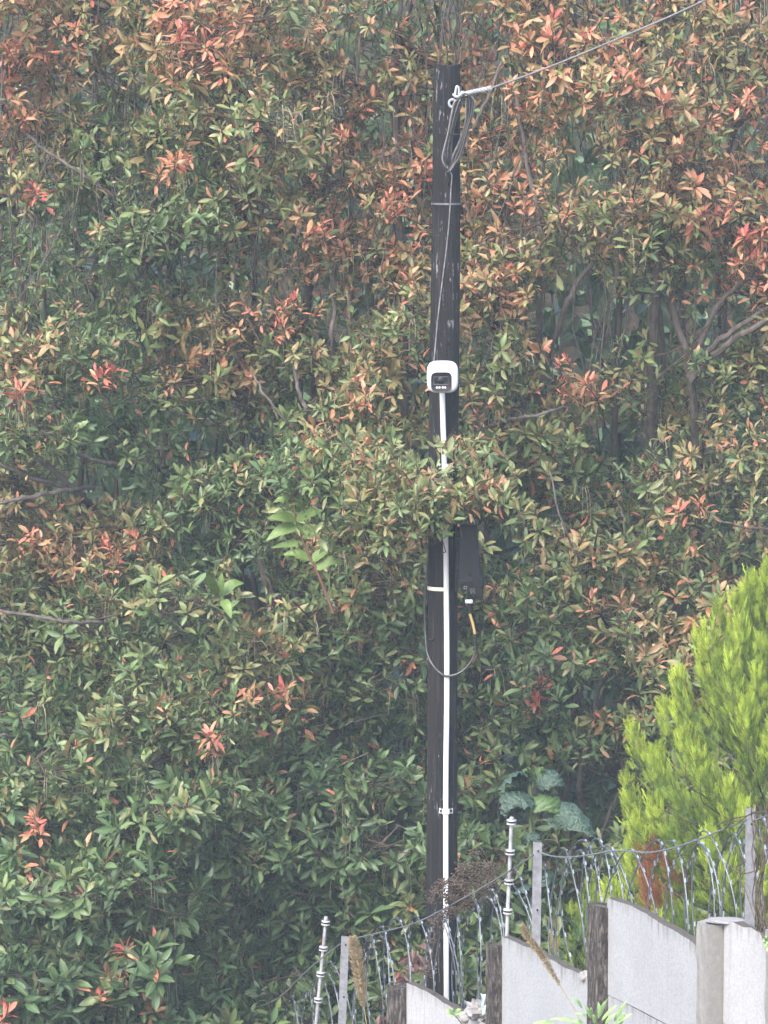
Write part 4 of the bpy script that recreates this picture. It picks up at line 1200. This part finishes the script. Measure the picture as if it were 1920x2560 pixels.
# broad dark leaves behind the trees
def broad_shrub(x0, x1, z0, z1, nl, label, seed):
    r_ = np.random.default_rng(seed)
    cx = (x0 + x1) / 2
    root = thing('evergreen_shrub', (cx, 29.6, ground_z(cx, 29.6)), label, 'shrub', 'dark evergreen shrubs behind the trees')
    B = np.stack([r_.uniform(x0, x1, nl), r_.uniform(28.9, 30.4, nl), r_.uniform(z0, z1, nl)], -1)
    B[:, 1] += 0.35 * np.sin(B[:, 0] * 3.1 + seed) * np.sin(B[:, 2] * 2.7)
    dd = norm(np.stack([r_.normal(0, .6, nl), r_.normal(-0.5, 0.5, nl), r_.normal(-0.35, 0.5, nl)], -1))
    nn = norm(np.array([0, -0.7, 0.7]) + r_.normal(0, 0.35, (nl, 3)))
    L = r_.uniform(0.13, 0.24, nl)
    c = leaf_col(np.clip(r_.normal(0.06, 0.07, nl), -0.1, 0.3)) * r_.uniform(0.7, 1.15, (nl, 1))
    link('crown', leaves_mesh('crown', B, dd, nn, L, L * r_.uniform(0.42, 0.55, nl), r_.uniform(0, 0.35, nl), c), M_LEAF, root, kind='stuff')
    n = 26
    for k in range(n):
        xx = r_.uniform(x0, x1); top_ = r_.uniform(z0 + 1.5, z1)
        g = ground_z(xx, 29.6)
        pts = [(xx + r_.normal(0, .1), 29.6 + r_.uniform(-.4, .4), g - 0.2)] + [(xx + r_.normal(0, .12), 29.6 + r_.uniform(-.5, .5), g + (top_ - g) * f) for f in (0.3, 0.6, 1.0)]
        MB().tube(spline(pts, 4), lerp_list([0.03, 0.018, 0.006], 13), 6).build('stem', M_BARK, root)
broad_shrub(-3.9, -1.2, -0.4, 8.8, 3800, 'dark broad-leaved shrub glimpsed through gaps at left', 1)
broad_shrub(-1.2, 1.0, -0.4, 8.8, 3300, 'dark broad-leaved shrub glimpsed through gaps behind the pole', 2)
broad_shrub(1.0, 3.9, -0.4, 8.8, 3900, 'dark broad-leaved shrub glimpsed through gaps right of the pole', 3)
# undergrowth on the bank
n = 3000
gx = rng.uniform(-6, 6, n); gy = rng.uniform(30.6, 40, n)
gz = np.array([ground_z(a, b_) for a, b_ in zip(gx, gy)]) + rng.uniform(0.0, 0.25, n)
dd = norm(np.stack([rng.normal(0, .7, n), rng.normal(-.6, .4, n), rng.normal(0.2, .4, n)], -1))
L = rng.uniform(0.14, 0.3, n)
tag(link('undergrowth', leaves_mesh('undergrowth', np.stack([gx, gy, gz], -1), dd, norm(np.array([0, -.5, .8]) + rng.normal(0, .3, (n, 3))), L, L * 0.5, rng.uniform(0, .3, n), leaf_col(np.clip(rng.normal(0.08, 0.08, n), -0.1, 0.4))), M_LEAF), 'green undergrowth covering the bank behind the trees', 'undergrowth', kind='stuff')

# ------------------------------------------------------------------ conifer
def sprig_template():
    """small flat branchlet: spikes as thin three-sided needles, along +y in the x-y plane, unit length"""
    sp = [((0, 0, 0), (0, 1, 0), 0.024)]
    for i in range(5):
        y = 0.1 + 0.155 * i; l = 0.42 * (1 - 0.1 * i)
        for sg in (-1, 1):
            yy = y + (0.06 if sg > 0 else 0)
            sp.append(((0, yy, 0), (sg * l * 0.52, yy + l * 0.85, 0.05 * (i % 3 - 1)), 0.021))
    V, F, Aa = [], [], []
    for a, b_, w_ in sp:
        a, b_ = np.array(a, float), np.array(b_, float)
        t = norm(b_ - a); u = norm(np.cross(t, [0, 0, 1.0])); v_ = np.cross(t, u)
        k = len(V)
        q = a + (b_ - a) * 0.25
        V += [q + u * w_, q - u * w_ * 0.5 + v_ * w_ * 0.8, q - u * w_ * 0.5 - v_ * w_ * 0.8, b_]
        F += [(k, k + 1, k + 3), (k + 1, k + 2, k + 3), (k + 2, k, k + 3)]
        Aa += [0.0, 0.0, 0.0, 0.3]
    return np.array(V), np.array(F), np.array(Aa)
SV, SF, SA = sprig_template()
def sprigs_mesh(name, B, d_, n_, L, c):
    k = len(B); d_ = norm(d_); x = norm(np.cross(d_, n_)); up = np.cross(x, d_)
    V = B[:, None, :] + L[:, None, None] * (x[:, None, :] * SV[None, :, 0:1] + d_[:, None, :] * SV[None, :, 1:2] + up[:, None, :] * SV[None, :, 2:3])
    nv = len(SV)
    loops = (np.arange(k)[:, None, None] * nv + SF).ravel()
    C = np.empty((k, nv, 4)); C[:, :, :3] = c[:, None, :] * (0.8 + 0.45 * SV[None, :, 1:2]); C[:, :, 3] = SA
    return np_mesh(name, V.reshape(-1, 3), loops, np.full(k * len(SF), 3), C.reshape(-1, 4), smooth=False)
def plume(p0, p1, p2, n, r_, spread, size):
    """sprays along a curved shoot: p0 root, p1 bend, p2 tip"""
    t = r_.uniform(0.08, 1.0, n) ** 0.75
    a, b_, c = [np.array(q) for q in (p0, p1, p2)]
    P = ((1 - t) ** 2)[:, None] * a + (2 * t * (1 - t))[:, None] * b_ + (t ** 2)[:, None] * c
    T = norm((2 * (1 - t))[:, None] * (b_ - a) + (2 * t)[:, None] * (c - b_))
    side = norm(r_.normal(size=(n, 3)))
    side = norm(side - T * (side * T).sum(1)[:, None])
    wd = spread * (1.02 - t) ** 0.7 + 0.012
    B = P + side * (wd * r_.uniform(0.1, 1.0, n) ** 0.7)[:, None]
    D = norm(T * 1.0 + side * r_.uniform(0.1, 0.55, n)[:, None] + np.array([0, 0, 0.5]))
    NN = norm(side + r_.normal(0, 0.4, (n, 3)))
    L = size * r_.uniform(0.7, 1.25, n)
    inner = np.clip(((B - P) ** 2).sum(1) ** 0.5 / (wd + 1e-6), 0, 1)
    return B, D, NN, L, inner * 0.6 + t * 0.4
def conifer(name, axis_px, YC_, ztop_px, zbot_px, radii, nplume, label, seed, dead=(), per=80, size=0.085, root_sink=0.5):
    r_ = np.random.default_rng(seed)
    top_ = np.array(W(axis_px, ztop_px, YC_)); ax = top_[0]
    zb = W(axis_px, zbot_px, YC_).z
    gz = ground_z(ax, YC_)
    root = thing(name, (ax, YC_, gz), label, 'conifer')
    MB().tube([(ax, YC_, gz - 0.3), (ax + 0.02, YC_, gz + 0.8), (ax, YC_, top_[2] - 0.25)], [0.07, 0.045, 0.008], 8).build('trunk', M_BARK, root)
    zpx = np.array([q[0] for q in radii], float); rad_ = np.array([q[1] for q in radii], float) / FPX * YC_ * 1.0
    zz = np.array([W(axis_px, y, YC_).z for y in zpx])
    o = np.argsort(zz)
    out = []
    br = MB()
    for k in range(nplume):
        f = (k + 0.5) / nplume
        z = zb + (top_[2] - zb) * (f ** 1.15)
        az = k * 2.39996 + r_.normal(0, 0.3)
        rr = float(np.interp(z, zz[o], rad_[o])) * r_.uniform(0.82, 1.10)
        if k >= nplume - 1: rr = 0.0
        tip = np.array([ax + math.cos(az) * rr, YC_ + math.sin(az) * rr, z])
        hh = r_.uniform(0.45, 0.75) * (0.55 + 0.45 * min(1, rr / 0.3))
        p0 = np.array([ax + math.cos(az) * rr * 0.12, YC_ + math.sin(az) * rr * 0.12, max(zb - 0.4, z - hh)])
        p1 = np.array([ax + math.cos(az) * rr * 0.95, YC_ + math.sin(az) * rr * 0.95, z - hh * 0.45])
        n = int(per * r_.uniform(0.8, 1.2) * (0.7 + rr))
        B, D, NN, L, inn = plume(p0, p1, tip, n, r_, 0.074 + 0.06 * rr, size)
        c = np.stack([np.interp(inn, [0, .5, 1], [.018, .095, .290]), np.interp(inn, [0, .5, 1], [.050, .165, .370]), np.interp(inn, [0, .5, 1], [.010, .022, .040])], -1) * r_.uniform(0.5, 1.45, (n, 1))  # yellow-green tips; inner sprays darkened, shade of the gaps put into colour
        px, py = to_px(B)
        for (dx, dy, sx, sy, dc) in dead:
            m_ = ((px - dx) / sx) ** 2 + ((py - dy) / sy) ** 2 < r_.uniform(0.6, 1.2, n)
            m_ &= B[:, 1] < YC_
            c[m_] = np.array(dc) * r_.uniform(0.7, 1.3, (m_.sum(), 1))
        out.append((B, D, NN, L, c))
        MB().tube(spline([p0, p1 * 0.7 + p0 * 0.3, p1, (p1 + tip) / 2], 3), lerp_list([0.005, 0.0015], 10), 4).build('branch', M_BARK, root)
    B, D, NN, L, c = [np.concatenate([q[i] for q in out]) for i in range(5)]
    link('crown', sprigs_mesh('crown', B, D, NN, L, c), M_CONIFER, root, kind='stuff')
    return root
conifer('cypress_tree', 1925, 22.7, 1412, 2330, [(1378, 6), (1464, 62), (1524, 132), (1575, 180), (1659, 205), (1724, 240), (1826, 312), (1935, 325), (2068, 362), (2224, 385), (2400, 385)], 110, 'feathery yellow-green cypress with a brown dead patch at the right edge', 5, dead=[(1645, 2205, 52, 95, (.16, .055, .025)), (1705, 2235, 35, 45, (.12, .045, .025))], per=150, size=0.088)
conifer('young_conifer', 1475, 22.75, 2195, 2520, [(2195, 5), (2260, 45), (2350, 85), (2500, 110)], 16, 'small yellow-green conifer shoots behind the middle razor wire', 8, dead=[(1392, 2330, 30, 70, (.34, .24, .07))], per=70, size=0.075)

# ------------------------------------------------------------------ other plants
def broad_leaf(pts, wid, tilt, mat, parent, droop=0.3, name='leaf', label=None, pucker=0.006, nseg=14, nx_=9):
    """large leaf along a curve of points; wid: half width, tilt: direction of the blade's width"""
    sp = spline(pts, max(2, nseg // (len(pts) - 1)))
    K = len(sp); mb = MB()
    tv = Vector(tilt).normalized()
    for i, p in enumerate(sp):
        t = i / (K - 1)
        h = wid * (math.sin(math.pi * min(1, t ** 0.62)) ** 0.75 if 0 < t < 1 else 0.02)
        tg_ = (sp[min(i + 1, K - 1)] - sp[max(i - 1, 0)]).normalized()
        sdir = (tv - tg_ * tv.dot(tg_)).normalized()
        nn = tg_.cross(sdir)
        if nn.z < 0: nn = -nn
        for j in range(nx_):
            s = -1 + 2 * j / (nx_ - 1)
            pk = pucker * (math.sin(i * 1.9 + abs(j - nx_ // 2) * 1.4) + random.uniform(-.6, .6)) * (abs(s) > 0.05)
            wav = 0.10 * h * math.sin(i * 1.6 + (j > nx_ // 2)) * abs(s) ** 2
            mb.v.append(tuple(p + sdir * s * h + nn * (pk - droop * h * abs(s) ** 1.8 + wav)))
    for i in range(K - 1):
        for j in range(nx_ - 1):
            a = i * nx_ + j
            mb.f.append((a, a + 1, a + nx_ + 1, a + nx_))
    o = mb.build(name, mat, parent)
    if hasattr(o.data, 'set_sharp_from_angle'): o.data.set_sharp_from_angle(angle=R(180))
    if label: o['label'] = label
    return o
def bigleaf_mat(name, c1, c2, vein, relief=0.15):
    m, nt, b = node_mat(name, 0.55, 0.35)
    v = coords(nt)
    n1 = noise(nt, v, 38, 4, 0.6); n2 = noise(nt, v, 120, 3)
    c = ramp(nt, [(0.32, c1), (0.68, c2)], n1)
    vo = N(nt, 'TexVoronoi', feature='DISTANCE_TO_EDGE', Scale=50)
    nt.links.new(v, vo.inputs['Vector'])
    c = mix(nt, ramp(nt, [(0.0, 0.25), (0.14, 0.0)], vo.outputs['Distance']), c, vein)
    nt.links.new(c, b.inputs['Base Color'])
    bump(nt, b, vo.outputs['Distance'], relief, 0.015)
    return m
M_BIG = bigleaf_mat('puckered_blue_green_leaf', (0.012, 0.032, 0.022), (0.036, 0.070, 0.054), (0.09, 0.13, 0.112), 0.6)
M_BIGY = bigleaf_mat('young_green_leaf', (0.030, 0.066, 0.020), (0.052, 0.098, 0.032), (0.09, 0.14, 0.065))
M_STEMG = simple('green_stem', (0.075, 0.105, 0.045), 0.6, 0.3, var=0.3)
YP = 23.1
def Wp(x, y, d_=0.0): return W(1200 + x / 4.608, 1850 + y / 4.608, YP + d_)
bp = thing('large_leaf_plant', Wp(590, 2200) - Vector((0, 0, 0.6)), 'tall plant with big drooping puckered blue-green leaves behind the wall', 'plant')
MB().tube(spline([Wp(585, 2200) - Vector((0, 0, 0.7)), Wp(588, 1500), Wp(585, 1050), Wp(582, 700), Wp(578, 430)], 6), lerp_list([0.018, 0.014, 0.011, 0.009], 25), 10).build('stem', M_STEMG, bp)
bl = [([Wp(560, 500), Wp(470, 400, -.03), Wp(360, 400, -.05), Wp(205, 590, -.06)], 0.075, (0.3, -0.8, 0.5), M_BIG),
      ([Wp(600, 450), Wp(720, 425, -.05), Wp(860, 420, -.08), Wp(960, 490, -.09), Wp(990, 590, -.09)], 0.072, (0.25, -0.8, -0.5), M_BIG),
      ([Wp(590, 440), Wp(560, 370, -.02), Wp(530, 330, -.03), Wp(480, 390, -.04)], 0.045, (0.5, -0.6, 0.5), M_BIGY),
      ([Wp(600, 440), Wp(660, 370, -.02), Wp(720, 340, -.03), Wp(740, 420, -.04)], 0.040, (0.3, -0.8, -0.4), M_BIGY),
      ([Wp(590, 640), Wp(490, 620, -.06), Wp(370, 640, -.10), Wp(300, 740, -.12), Wp(310, 900, -.12)], 0.098, (0.75, -0.55, -0.25), M_BIG),
      ([Wp(600, 650), Wp(700, 660, -.05), Wp(790, 700, -.09), Wp(850, 790, -.11), Wp(840, 890, -.11)], 0.095, (0.75, 0.45, 0.35), M_BIGY),
      ([Wp(610, 645), Wp(730, 640, .03), Wp(850, 665, .04), Wp(935, 715, .03)], 0.06, (0.1, -0.85, 0.3), M_BIG),
      ([Wp(750, 930, -.06), Wp(900, 850, -.11), Wp(1060, 850, -.14), Wp(1230, 950, -.15), Wp(1330, 1080, -.15), Wp(1365, 1225, -.14)], 0.088, (0.25, -0.65, -0.7), M_BIG),
      ([Wp(590, 1060), Wp(590, 1090, -.05), Wp(570, 1120, -.08), Wp(530, 1165, -.10)], 0.05, (0.9, -0.4, 0.1), M_BIG),
      ([Wp(590, 1600), Wp(700, 1640, -.1), Wp(800, 1720, -.15), Wp(850, 1850, -.16)], 0.09, (0.5, -0.65, -0.4), M_BIG),
      ([Wp(590, 1700), Wp(480, 1700, -.1), Wp(380, 1780, -.15)], 0.08, (0.5, -0.6, 0.4), M_BIG)]
for pts, wd, tl, mt in bl: broad_leaf(pts, wd, tl, mt, bp, droop=0.45, pucker=0.010, nseg=24, nx_=11)
MB().tube(spline([Wp(590, 950), Wp(680, 925, -.03), Wp(770, 915, -.07)], 4), 0.006, 7).build('petiole', M_STEMG, bp)
MB().tube(spline([Wp(585, 900), Wp(540, 840, -.03), Wp(520, 700, -.02)], 4), 0.005, 7).build('petiole', M_STEMG, bp)

# fresh sapling with long light green leaves left of the pole
def C8(x, y): return (x / 1.728, 850 + y / 1.728)
sp_ = thing('green_sapling', W(*C8(1420, 1160), 25.95) - Vector((0, 0, 0.2)), 'fresh shoot with long bright green leaves left of the pole', 'sapling')
YS = 25.45
MB().tube(spline([W(*C8(x, y), YS) for x, y in ((1440, 1180), (1370, 1000), (1330, 920), (1285, 800), (1272, 740), (1262, 690))], 5), lerp_list([0.010, 0.007, 0.003], 26), 7).build('stem', simple('red_brown_stem', (0.10, 0.05, 0.035), 0.7), sp_)
MB().tube(spline([W(*C8(x, y), YS) for x, y in ((1420, 1130), (1425, 1000), (1430, 940), (1440, 880))], 5), 0.005, 7).build('stem', M_STEMG, sp_)
M_SAP = bigleaf_mat('bright_green_leaf', (0.070, 0.128, 0.034), (0.105, 0.170, 0.046), (0.15, 0.20, 0.075))
for (a, b_, c, d_) in ((1262, 692, 1268, 622), (1264, 700, 1345, 662), (1266, 715, 1180, 700), (1272, 745, 1352, 676), (1278, 775, 1396, 735), (1276, 770, 1156, 768), (1284, 805, 1150, 866), (1290, 790, 1330, 860), (1310, 880, 1170, 897), (1304, 850, 1410, 796), (1338, 950, 1220, 927), (1345, 955, 1440, 902), (1360, 990, 1485, 962), (1440, 885, 1445, 815), (1436, 930, 1520, 900), (940, 1110, 890, 1010), (945, 1105, 960, 1000), (955, 1105, 1055, 1050), (960, 1125, 1000, 1205)):
    y_ = YS + random.uniform(-0.12, 0.12)
    p0, p2 = W(*C8(a, b_), YS), W(*C8(c, d_), y_ - 0.06)
    md = (p0 + p2) / 2 + Vector((0, -0.02, random.uniform(0.0, 0.035)))
    ax = (p2 - p0).normalized()
    tl = ax.cross(Vector((random.uniform(-.7, .7), -0.75, random.uniform(0.1, 1.0))))
    broad_leaf([p0, md, p2], 0.034 * random.uniform(0.85, 1.2), tl, M_SAP, sp_, droop=-0.25, pucker=0.0015, nseg=8, nx_=5)

# dead brown seed heads tangled in the wire
M_DEAD = simple('dead_brown', (0.075, 0.058, 0.048), 0.9, 0.1, var=0.5, scale=60)
dh = thing('dead_seed_heads', W(1180, 2400, 23.3), 'tangle of dead brown seed heads hanging over the wire at the pole base', 'dead plant')
rs = random.Random(5)
def D7(x, y): return (1040 + x / 3.35, 1900 + y / 3.352)
heads = [(140, 1120), (170, 1080), (205, 1040), (130, 1170), (240, 1030), (285, 1030), (330, 980), (370, 940), (400, 890), (430, 880), (350, 1040), (300, 1080), (390, 1020), (420, 970), (450, 930), (480, 890), (340, 1110), (400, 1090), (440, 1050), (310, 1150), (380, 1160), (440, 1120), (500, 930), (560, 880), (600, 900), (580, 960), (620, 1000), (640, 960), (640, 890), (300, 1250), (340, 1270), (265, 1270), (150, 1360), (130, 1510), (110, 1780), (85, 1770), (500, 790), (510, 1010), (540, 1060), (430, 1200), (480, 1230), (240, 1130), (270, 1180), (210, 1330), (590, 1040)]
hub = [W(*D7(520, 1250), 23.35), W(*D7(330, 1330), 23.45), W(*D7(620, 1150), 23.3)]
for x, y in heads:
    c = W(*D7(x, y), 23.3 + rs.uniform(-0.12, 0.12))
    h = min(hub, key=lambda q: (q - c).length) + Vector((rs.uniform(-.05, .05), 0, rs.uniform(-.05, .05)))
    if y > 1300: h = W(*D7(200, 1300), 23.35)
    md = (h + c) / 2 + Vector((rs.uniform(-.03, .03), 0, rs.uniform(-.01, .05)))
    MB().tube(spline([h, md, c], 4), 0.0022, 5).build('stalk', M_DEAD, dh)
    mb = MB()
    for k in range(34):
        o = Vector((rs.gauss(0, .021), rs.gauss(0, .021), rs.gauss(0, .015)))
        q = c + o
        rr = rs.uniform(0.0035, 0.0075)
        e = rr
        vsx = [q + Vector(t) for t in ((rr, 0, 0), (-rr, 0, 0), (0, rr, 0), (0, -rr, 0), (0, 0, e), (0, 0, -e))]
        mb.add(vsx, [(0, 2, 4), (2, 1, 4), (1, 3, 4), (3, 0, 4), (2, 0, 5), (1, 2, 5), (3, 1, 5), (0, 3, 5)])
        if k % 3 == 0: mb.tube([c - Vector((0, 0, 0.02)), q], 0.0012, 3)
    mb.build('seed_head', M_DEAD, dh, smooth=False, kind='stuff')
# climbing dead stems
def vine(name, paths, mat, label, r=0.0035, extra=0):
    t = thing(name, paths[0][0], label, 'vine')
    for P in paths:
        MB().tube(spline(P, 6), lerp_list([r, r * 0.5], (len(P) - 1) * 6 + 1), 6).build('stem', mat, t)
    return t
def CA(x, y, d_=0.0): 
    px, py = 960 + x / 1.728, 1900 + y / 1.728
    return W(px, py, wallY(px) + 0.04 + d_)
rs = random.Random(9)
paths = []
for k in range(9):
    x = rs.uniform(1590, 1660); y = 740
    P = [CA(x, y)]
    while y > 240:
        y -= rs.uniform(50, 110); x += rs.uniform(-22, 22); x = max(1575, min(1720, x))
        P.append(CA(x, y, rs.uniform(-.06, .06)))
    if len(P) > 2: paths.append(P)
paths.append([CA(1500, 455), CA(1510, 475), CA(1550, 490), CA(1600, 480), CA(1640, 450), CA(1670, 400)])
paths.append([CA(1535, 400), CA(1560, 440), CA(1520, 470), CA(1560, 560), CA(1590, 650), CA(1610, 720)])
paths.append([CA(1440, 280), CA(1480, 262), CA(1520, 250), CA(1570, 240), CA(1640, 215)])
paths.append([CA(1470, 300), CA(1500, 270), CA(1540, 262), CA(1600, 225), CA(1680, 230)])
vine('dead_vine', paths, M_DEAD, 'tangle of dead brown vine stems on the tall post at the right edge', 0.0036)
paths = [[CA(240, 960), CA(235, 850), CA(240, 780), CA(255, 700), CA(250, 660)], [CA(150, 930), CA(185, 900), CA(215, 890), CA(240, 830)], [CA(480, 390), CA(510, 380), CA(525, 420), CA(500, 470)], [CA(560, 440), CA(600, 400), CA(620, 420)], [CA(690, 345), CA(740, 345), CA(760, 370)], [CA(330, 640), CA(420, 560), CA(500, 520), CA(600, 420), CA(640, 400)], [CA(300, 650), CA(400, 620), CA(480, 540)]]
vine('dry_tendril', paths, M_DEAD, 'thin dry tendrils twisting through the wire near the pole base', 0.003)

# bristly grass heads in the foreground
M_GRASS = simple('tan_bristle', (0.27, 0.215, 0.135), 0.8, 0.2, var=0.35, scale=90)
M_GRASS2 = simple('tan_stalk', (0.24, 0.20, 0.09), 0.8, 0.2, var=0.2)
def foxtail(head, stalk, Y, label, rad, seed):
    r_ = np.random.default_rng(seed)
    t = thing('grass_head', W(*stalk[-1], Y), label, 'grass', 'bristly grass heads in front of the wall')
    hp = spline([W(*q, Y) for q in head], 14)
    MB().tube(spline([W(*q, Y) for q in [head[-1]] + stalk], 6), 0.0022, 6).build('stalk', M_GRASS2, t)
    k = len(hp)
    MB().tube(hp, [rad * 0.28 * math.sin(math.pi * min(1, (i + 1.5) / (k + 2))) ** 0.5 for i in range(k)], 8).build('spike', M_GRASS, t)
    n = 1500
    H = np.array([tuple(p) for p in hp])
    ti = r_.integers(1, k - 1, n)
    T = norm(H[ti - 1] - H[np.minimum(ti + 1, k - 1)])
    sd = norm(r_.normal(size=(n, 3))); sd = norm(sd - T * (sd * T).sum(1)[:, None])
    b0 = H[ti] + r_.normal(0, 0.003, (n, 3))
    env = np.sin(np.pi * np.clip((ti + 2) / (k + 3), 0, 1)) ** 0.5
    Lb = rad * r_.uniform(0.75, 1.45, n)[:, None] * env[:, None]
    P = np.stack([b0, b0 + sd * Lb * 0.6 + T * Lb * 0.25, b0 + sd * Lb + T * Lb * 0.7], 1)
    link('bristle', tubes_mesh('bristle', P, np.tile(np.array([0.0011, 0.0009, 0.0004]), (n, 1)), 3), M_GRASS, t, kind='stuff')
foxtail([(880, 2341), (888, 2375), (896, 2420), (903, 2470), (910, 2520)], [(914, 2545), (918, 2580), (925, 2700)], 20.2, 'bristly tan grass head beside the bottom centre steel post', 0.030, 1)
foxtail([(1307, 2312), (1316, 2338), (1340, 2368), (1368, 2410), (1400, 2464)], [(1425, 2505), (1446, 2545), (1475, 2640), (1490, 2720)], 19.6, 'slanting tan grass head in front of the second wall panel', 0.017, 2)

# leafy weeds in front of the wall
M_WEED = bigleaf_mat('pale_weed_leaf', (0.14, 0.24, 0.10), (0.22, 0.34, 0.15), (0.28, 0.38, 0.2))
def weed(leaves, stemP, Y, label, wid=0.012):
    t = thing('weed', W(*stemP[0], Y), label, 'weed')
    MB().tube(spline([W(*q, Y) for q in stemP], 5), 0.0035, 6).build('stem', M_STEMG, t)
    for (x0, y0, x1, y1) in leaves:
        p0, p2 = W(x0, y0, Y), W(x1, y1, Y - 0.03)
        md = (p0 + p2) / 2 + Vector((0, -0.01, 0.01))
        ax = (p2 - p0).normalized()
        broad_leaf([p0, md, p2], wid * random.uniform(0.8, 1.3), ax.cross(Vector((random.uniform(-.4, .4), -0.8, 0.5))), M_WEED, t, droop=-0.2, pucker=0.001, nseg=8, nx_=5)
def CB(x, y): return (1200 + x / 2.304, 2200 + y / 2.304)
weed([(*CB(680, 800), *CB(735, 680)), (*CB(690, 790), *CB(680, 700)), (*CB(640, 800), *CB(600, 720)), (*CB(620, 790), *CB(545, 770)), (*CB(560, 820), *CB(400, 800)), (*CB(770, 820), *CB(850, 690)), (*CB(780, 830), *CB(880, 770)), (*CB(700, 810), *CB(790, 720)), (*CB(590, 740), *CB(525, 670)), (*CB(640, 790), *CB(640, 730)), (*CB(720, 830), *CB(780, 770)), (*CB(430, 830), *CB(300, 826)), (*CB(600, 830), *CB(520, 815)), (*CB(660, 830), *CB(650, 770)), (*CB(800, 850), *CB(830, 760))], [CB(690, 1100), CB(680, 900), CB(670, 770)], 19.0, 'pale green lobed weed at the bottom edge before the brown post', 0.009)
weed([(*CB(-150, 770), *CB(-205, 750)), (*CB(-148, 765), *CB(-150, 735)), (*CB(-146, 768), *CB(-108, 745)), (*CB(-150, 775), *CB(-190, 790)), (*CB(-146, 775), *CB(-95, 768))], [CB(-60, 950), CB(-100, 840), CB(-150, 772)], 22.6, 'tiny pale green sprig in front of the leftmost panel', 0.010)
weed([(1917, 2350, 1912, 2372), (1918, 2360, 1906, 2352), (1922, 2345, 1930, 2330), (1925, 2360, 1912, 2340), (1930, 2370, 1915, 2378)], [(1935, 2460), (1925, 2400), (1918, 2350)], 19.2, 'small green weed tip at the right edge of the wall', 0.012)

# dark red leaves low behind the wall
rp = thing('red_leaved_shrub', W(1020, 2560, 24.6) - Vector((0, 0, 0.4)), 'small dark red leaved shrub low behind the wall left of the pole base', 'shrub')
MB().tube(spline([W(1020, 2560, 24.6) - Vector((0, 0, 0.4)), W(1018, 2480, 24.6), W(1030, 2380, 24.6)], 5), 0.006, 6).build('stem', M_TWIG, rp)
for k in range(34):
    x, y = random.choice([(1030, 2395), (1020, 2420), (1035, 2380), (950, 2550), (1000, 2540), (1010, 2440)])
    p = W(x + random.uniform(-16, 16), y + random.uniform(-20, 20), 24.6 + random.uniform(-.08, .08))
    put_leaf(rp, p, (random.uniform(-.6, .6), -0.4, random.uniform(-.8, .2)), (random.uniform(-.4, .4), -0.8, .4), random.uniform(.07, .11), random.uniform(.035, .05), 0.26, 1.2, 3)
# scrap of pale blue plastic lodged on the wall
MB_ = MB(); cpl = wall_pt(1205, 2512, -0.03)
for i in range(5):
    for j in range(5):
        MB_.v.append((cpl.x + (i - 2) * 0.016 + random.uniform(-.006, .006), cpl.y + random.uniform(-.02, .02), cpl.z + (j - 2) * 0.03 + random.uniform(-.008, .008)))
for i in range(4):
    for j in range(4):
        a = i * 5 + j
        MB_.f.append((a, a + 5, a + 6, a + 1))
sc_pl = MB_.build('plastic_scrap', simple('pale_blue_plastic', (0.36, 0.47, 0.52), 0.35, 0.5, var=0.15))
so = sc_pl.modifiers.new('thick', 'SOLIDIFY'); so.thickness = 0.003
tag(sc_pl, 'crumpled scrap of pale blue plastic on the broken wall end', 'plastic scrap')

# ------------------------------------------------------------------ added haze, stands in for a window-glass veil that lifts the darks
hz_m = bpy.data.materials.new('haze')
hz_m.use_nodes = True
nt = hz_m.node_tree
nt.nodes.remove(nt.nodes['Principled BSDF'])
pv = nt.nodes.new('ShaderNodeVolumePrincipled')
pv.inputs['Color'].default_value = (0.74, 0.87, 1.0, 1)
pv.inputs['Density'].default_value = 0.0017
nt.links.new(pv.outputs[0], nt.nodes['Material Output'].inputs['Volume'])
tag(MB().box((0, 100, 5.0), 480, 350, 16.5).build('haze', hz_m, smooth=False), 'added pale even haze standing in for a window-glass veil', 'haze', kind='stuff')
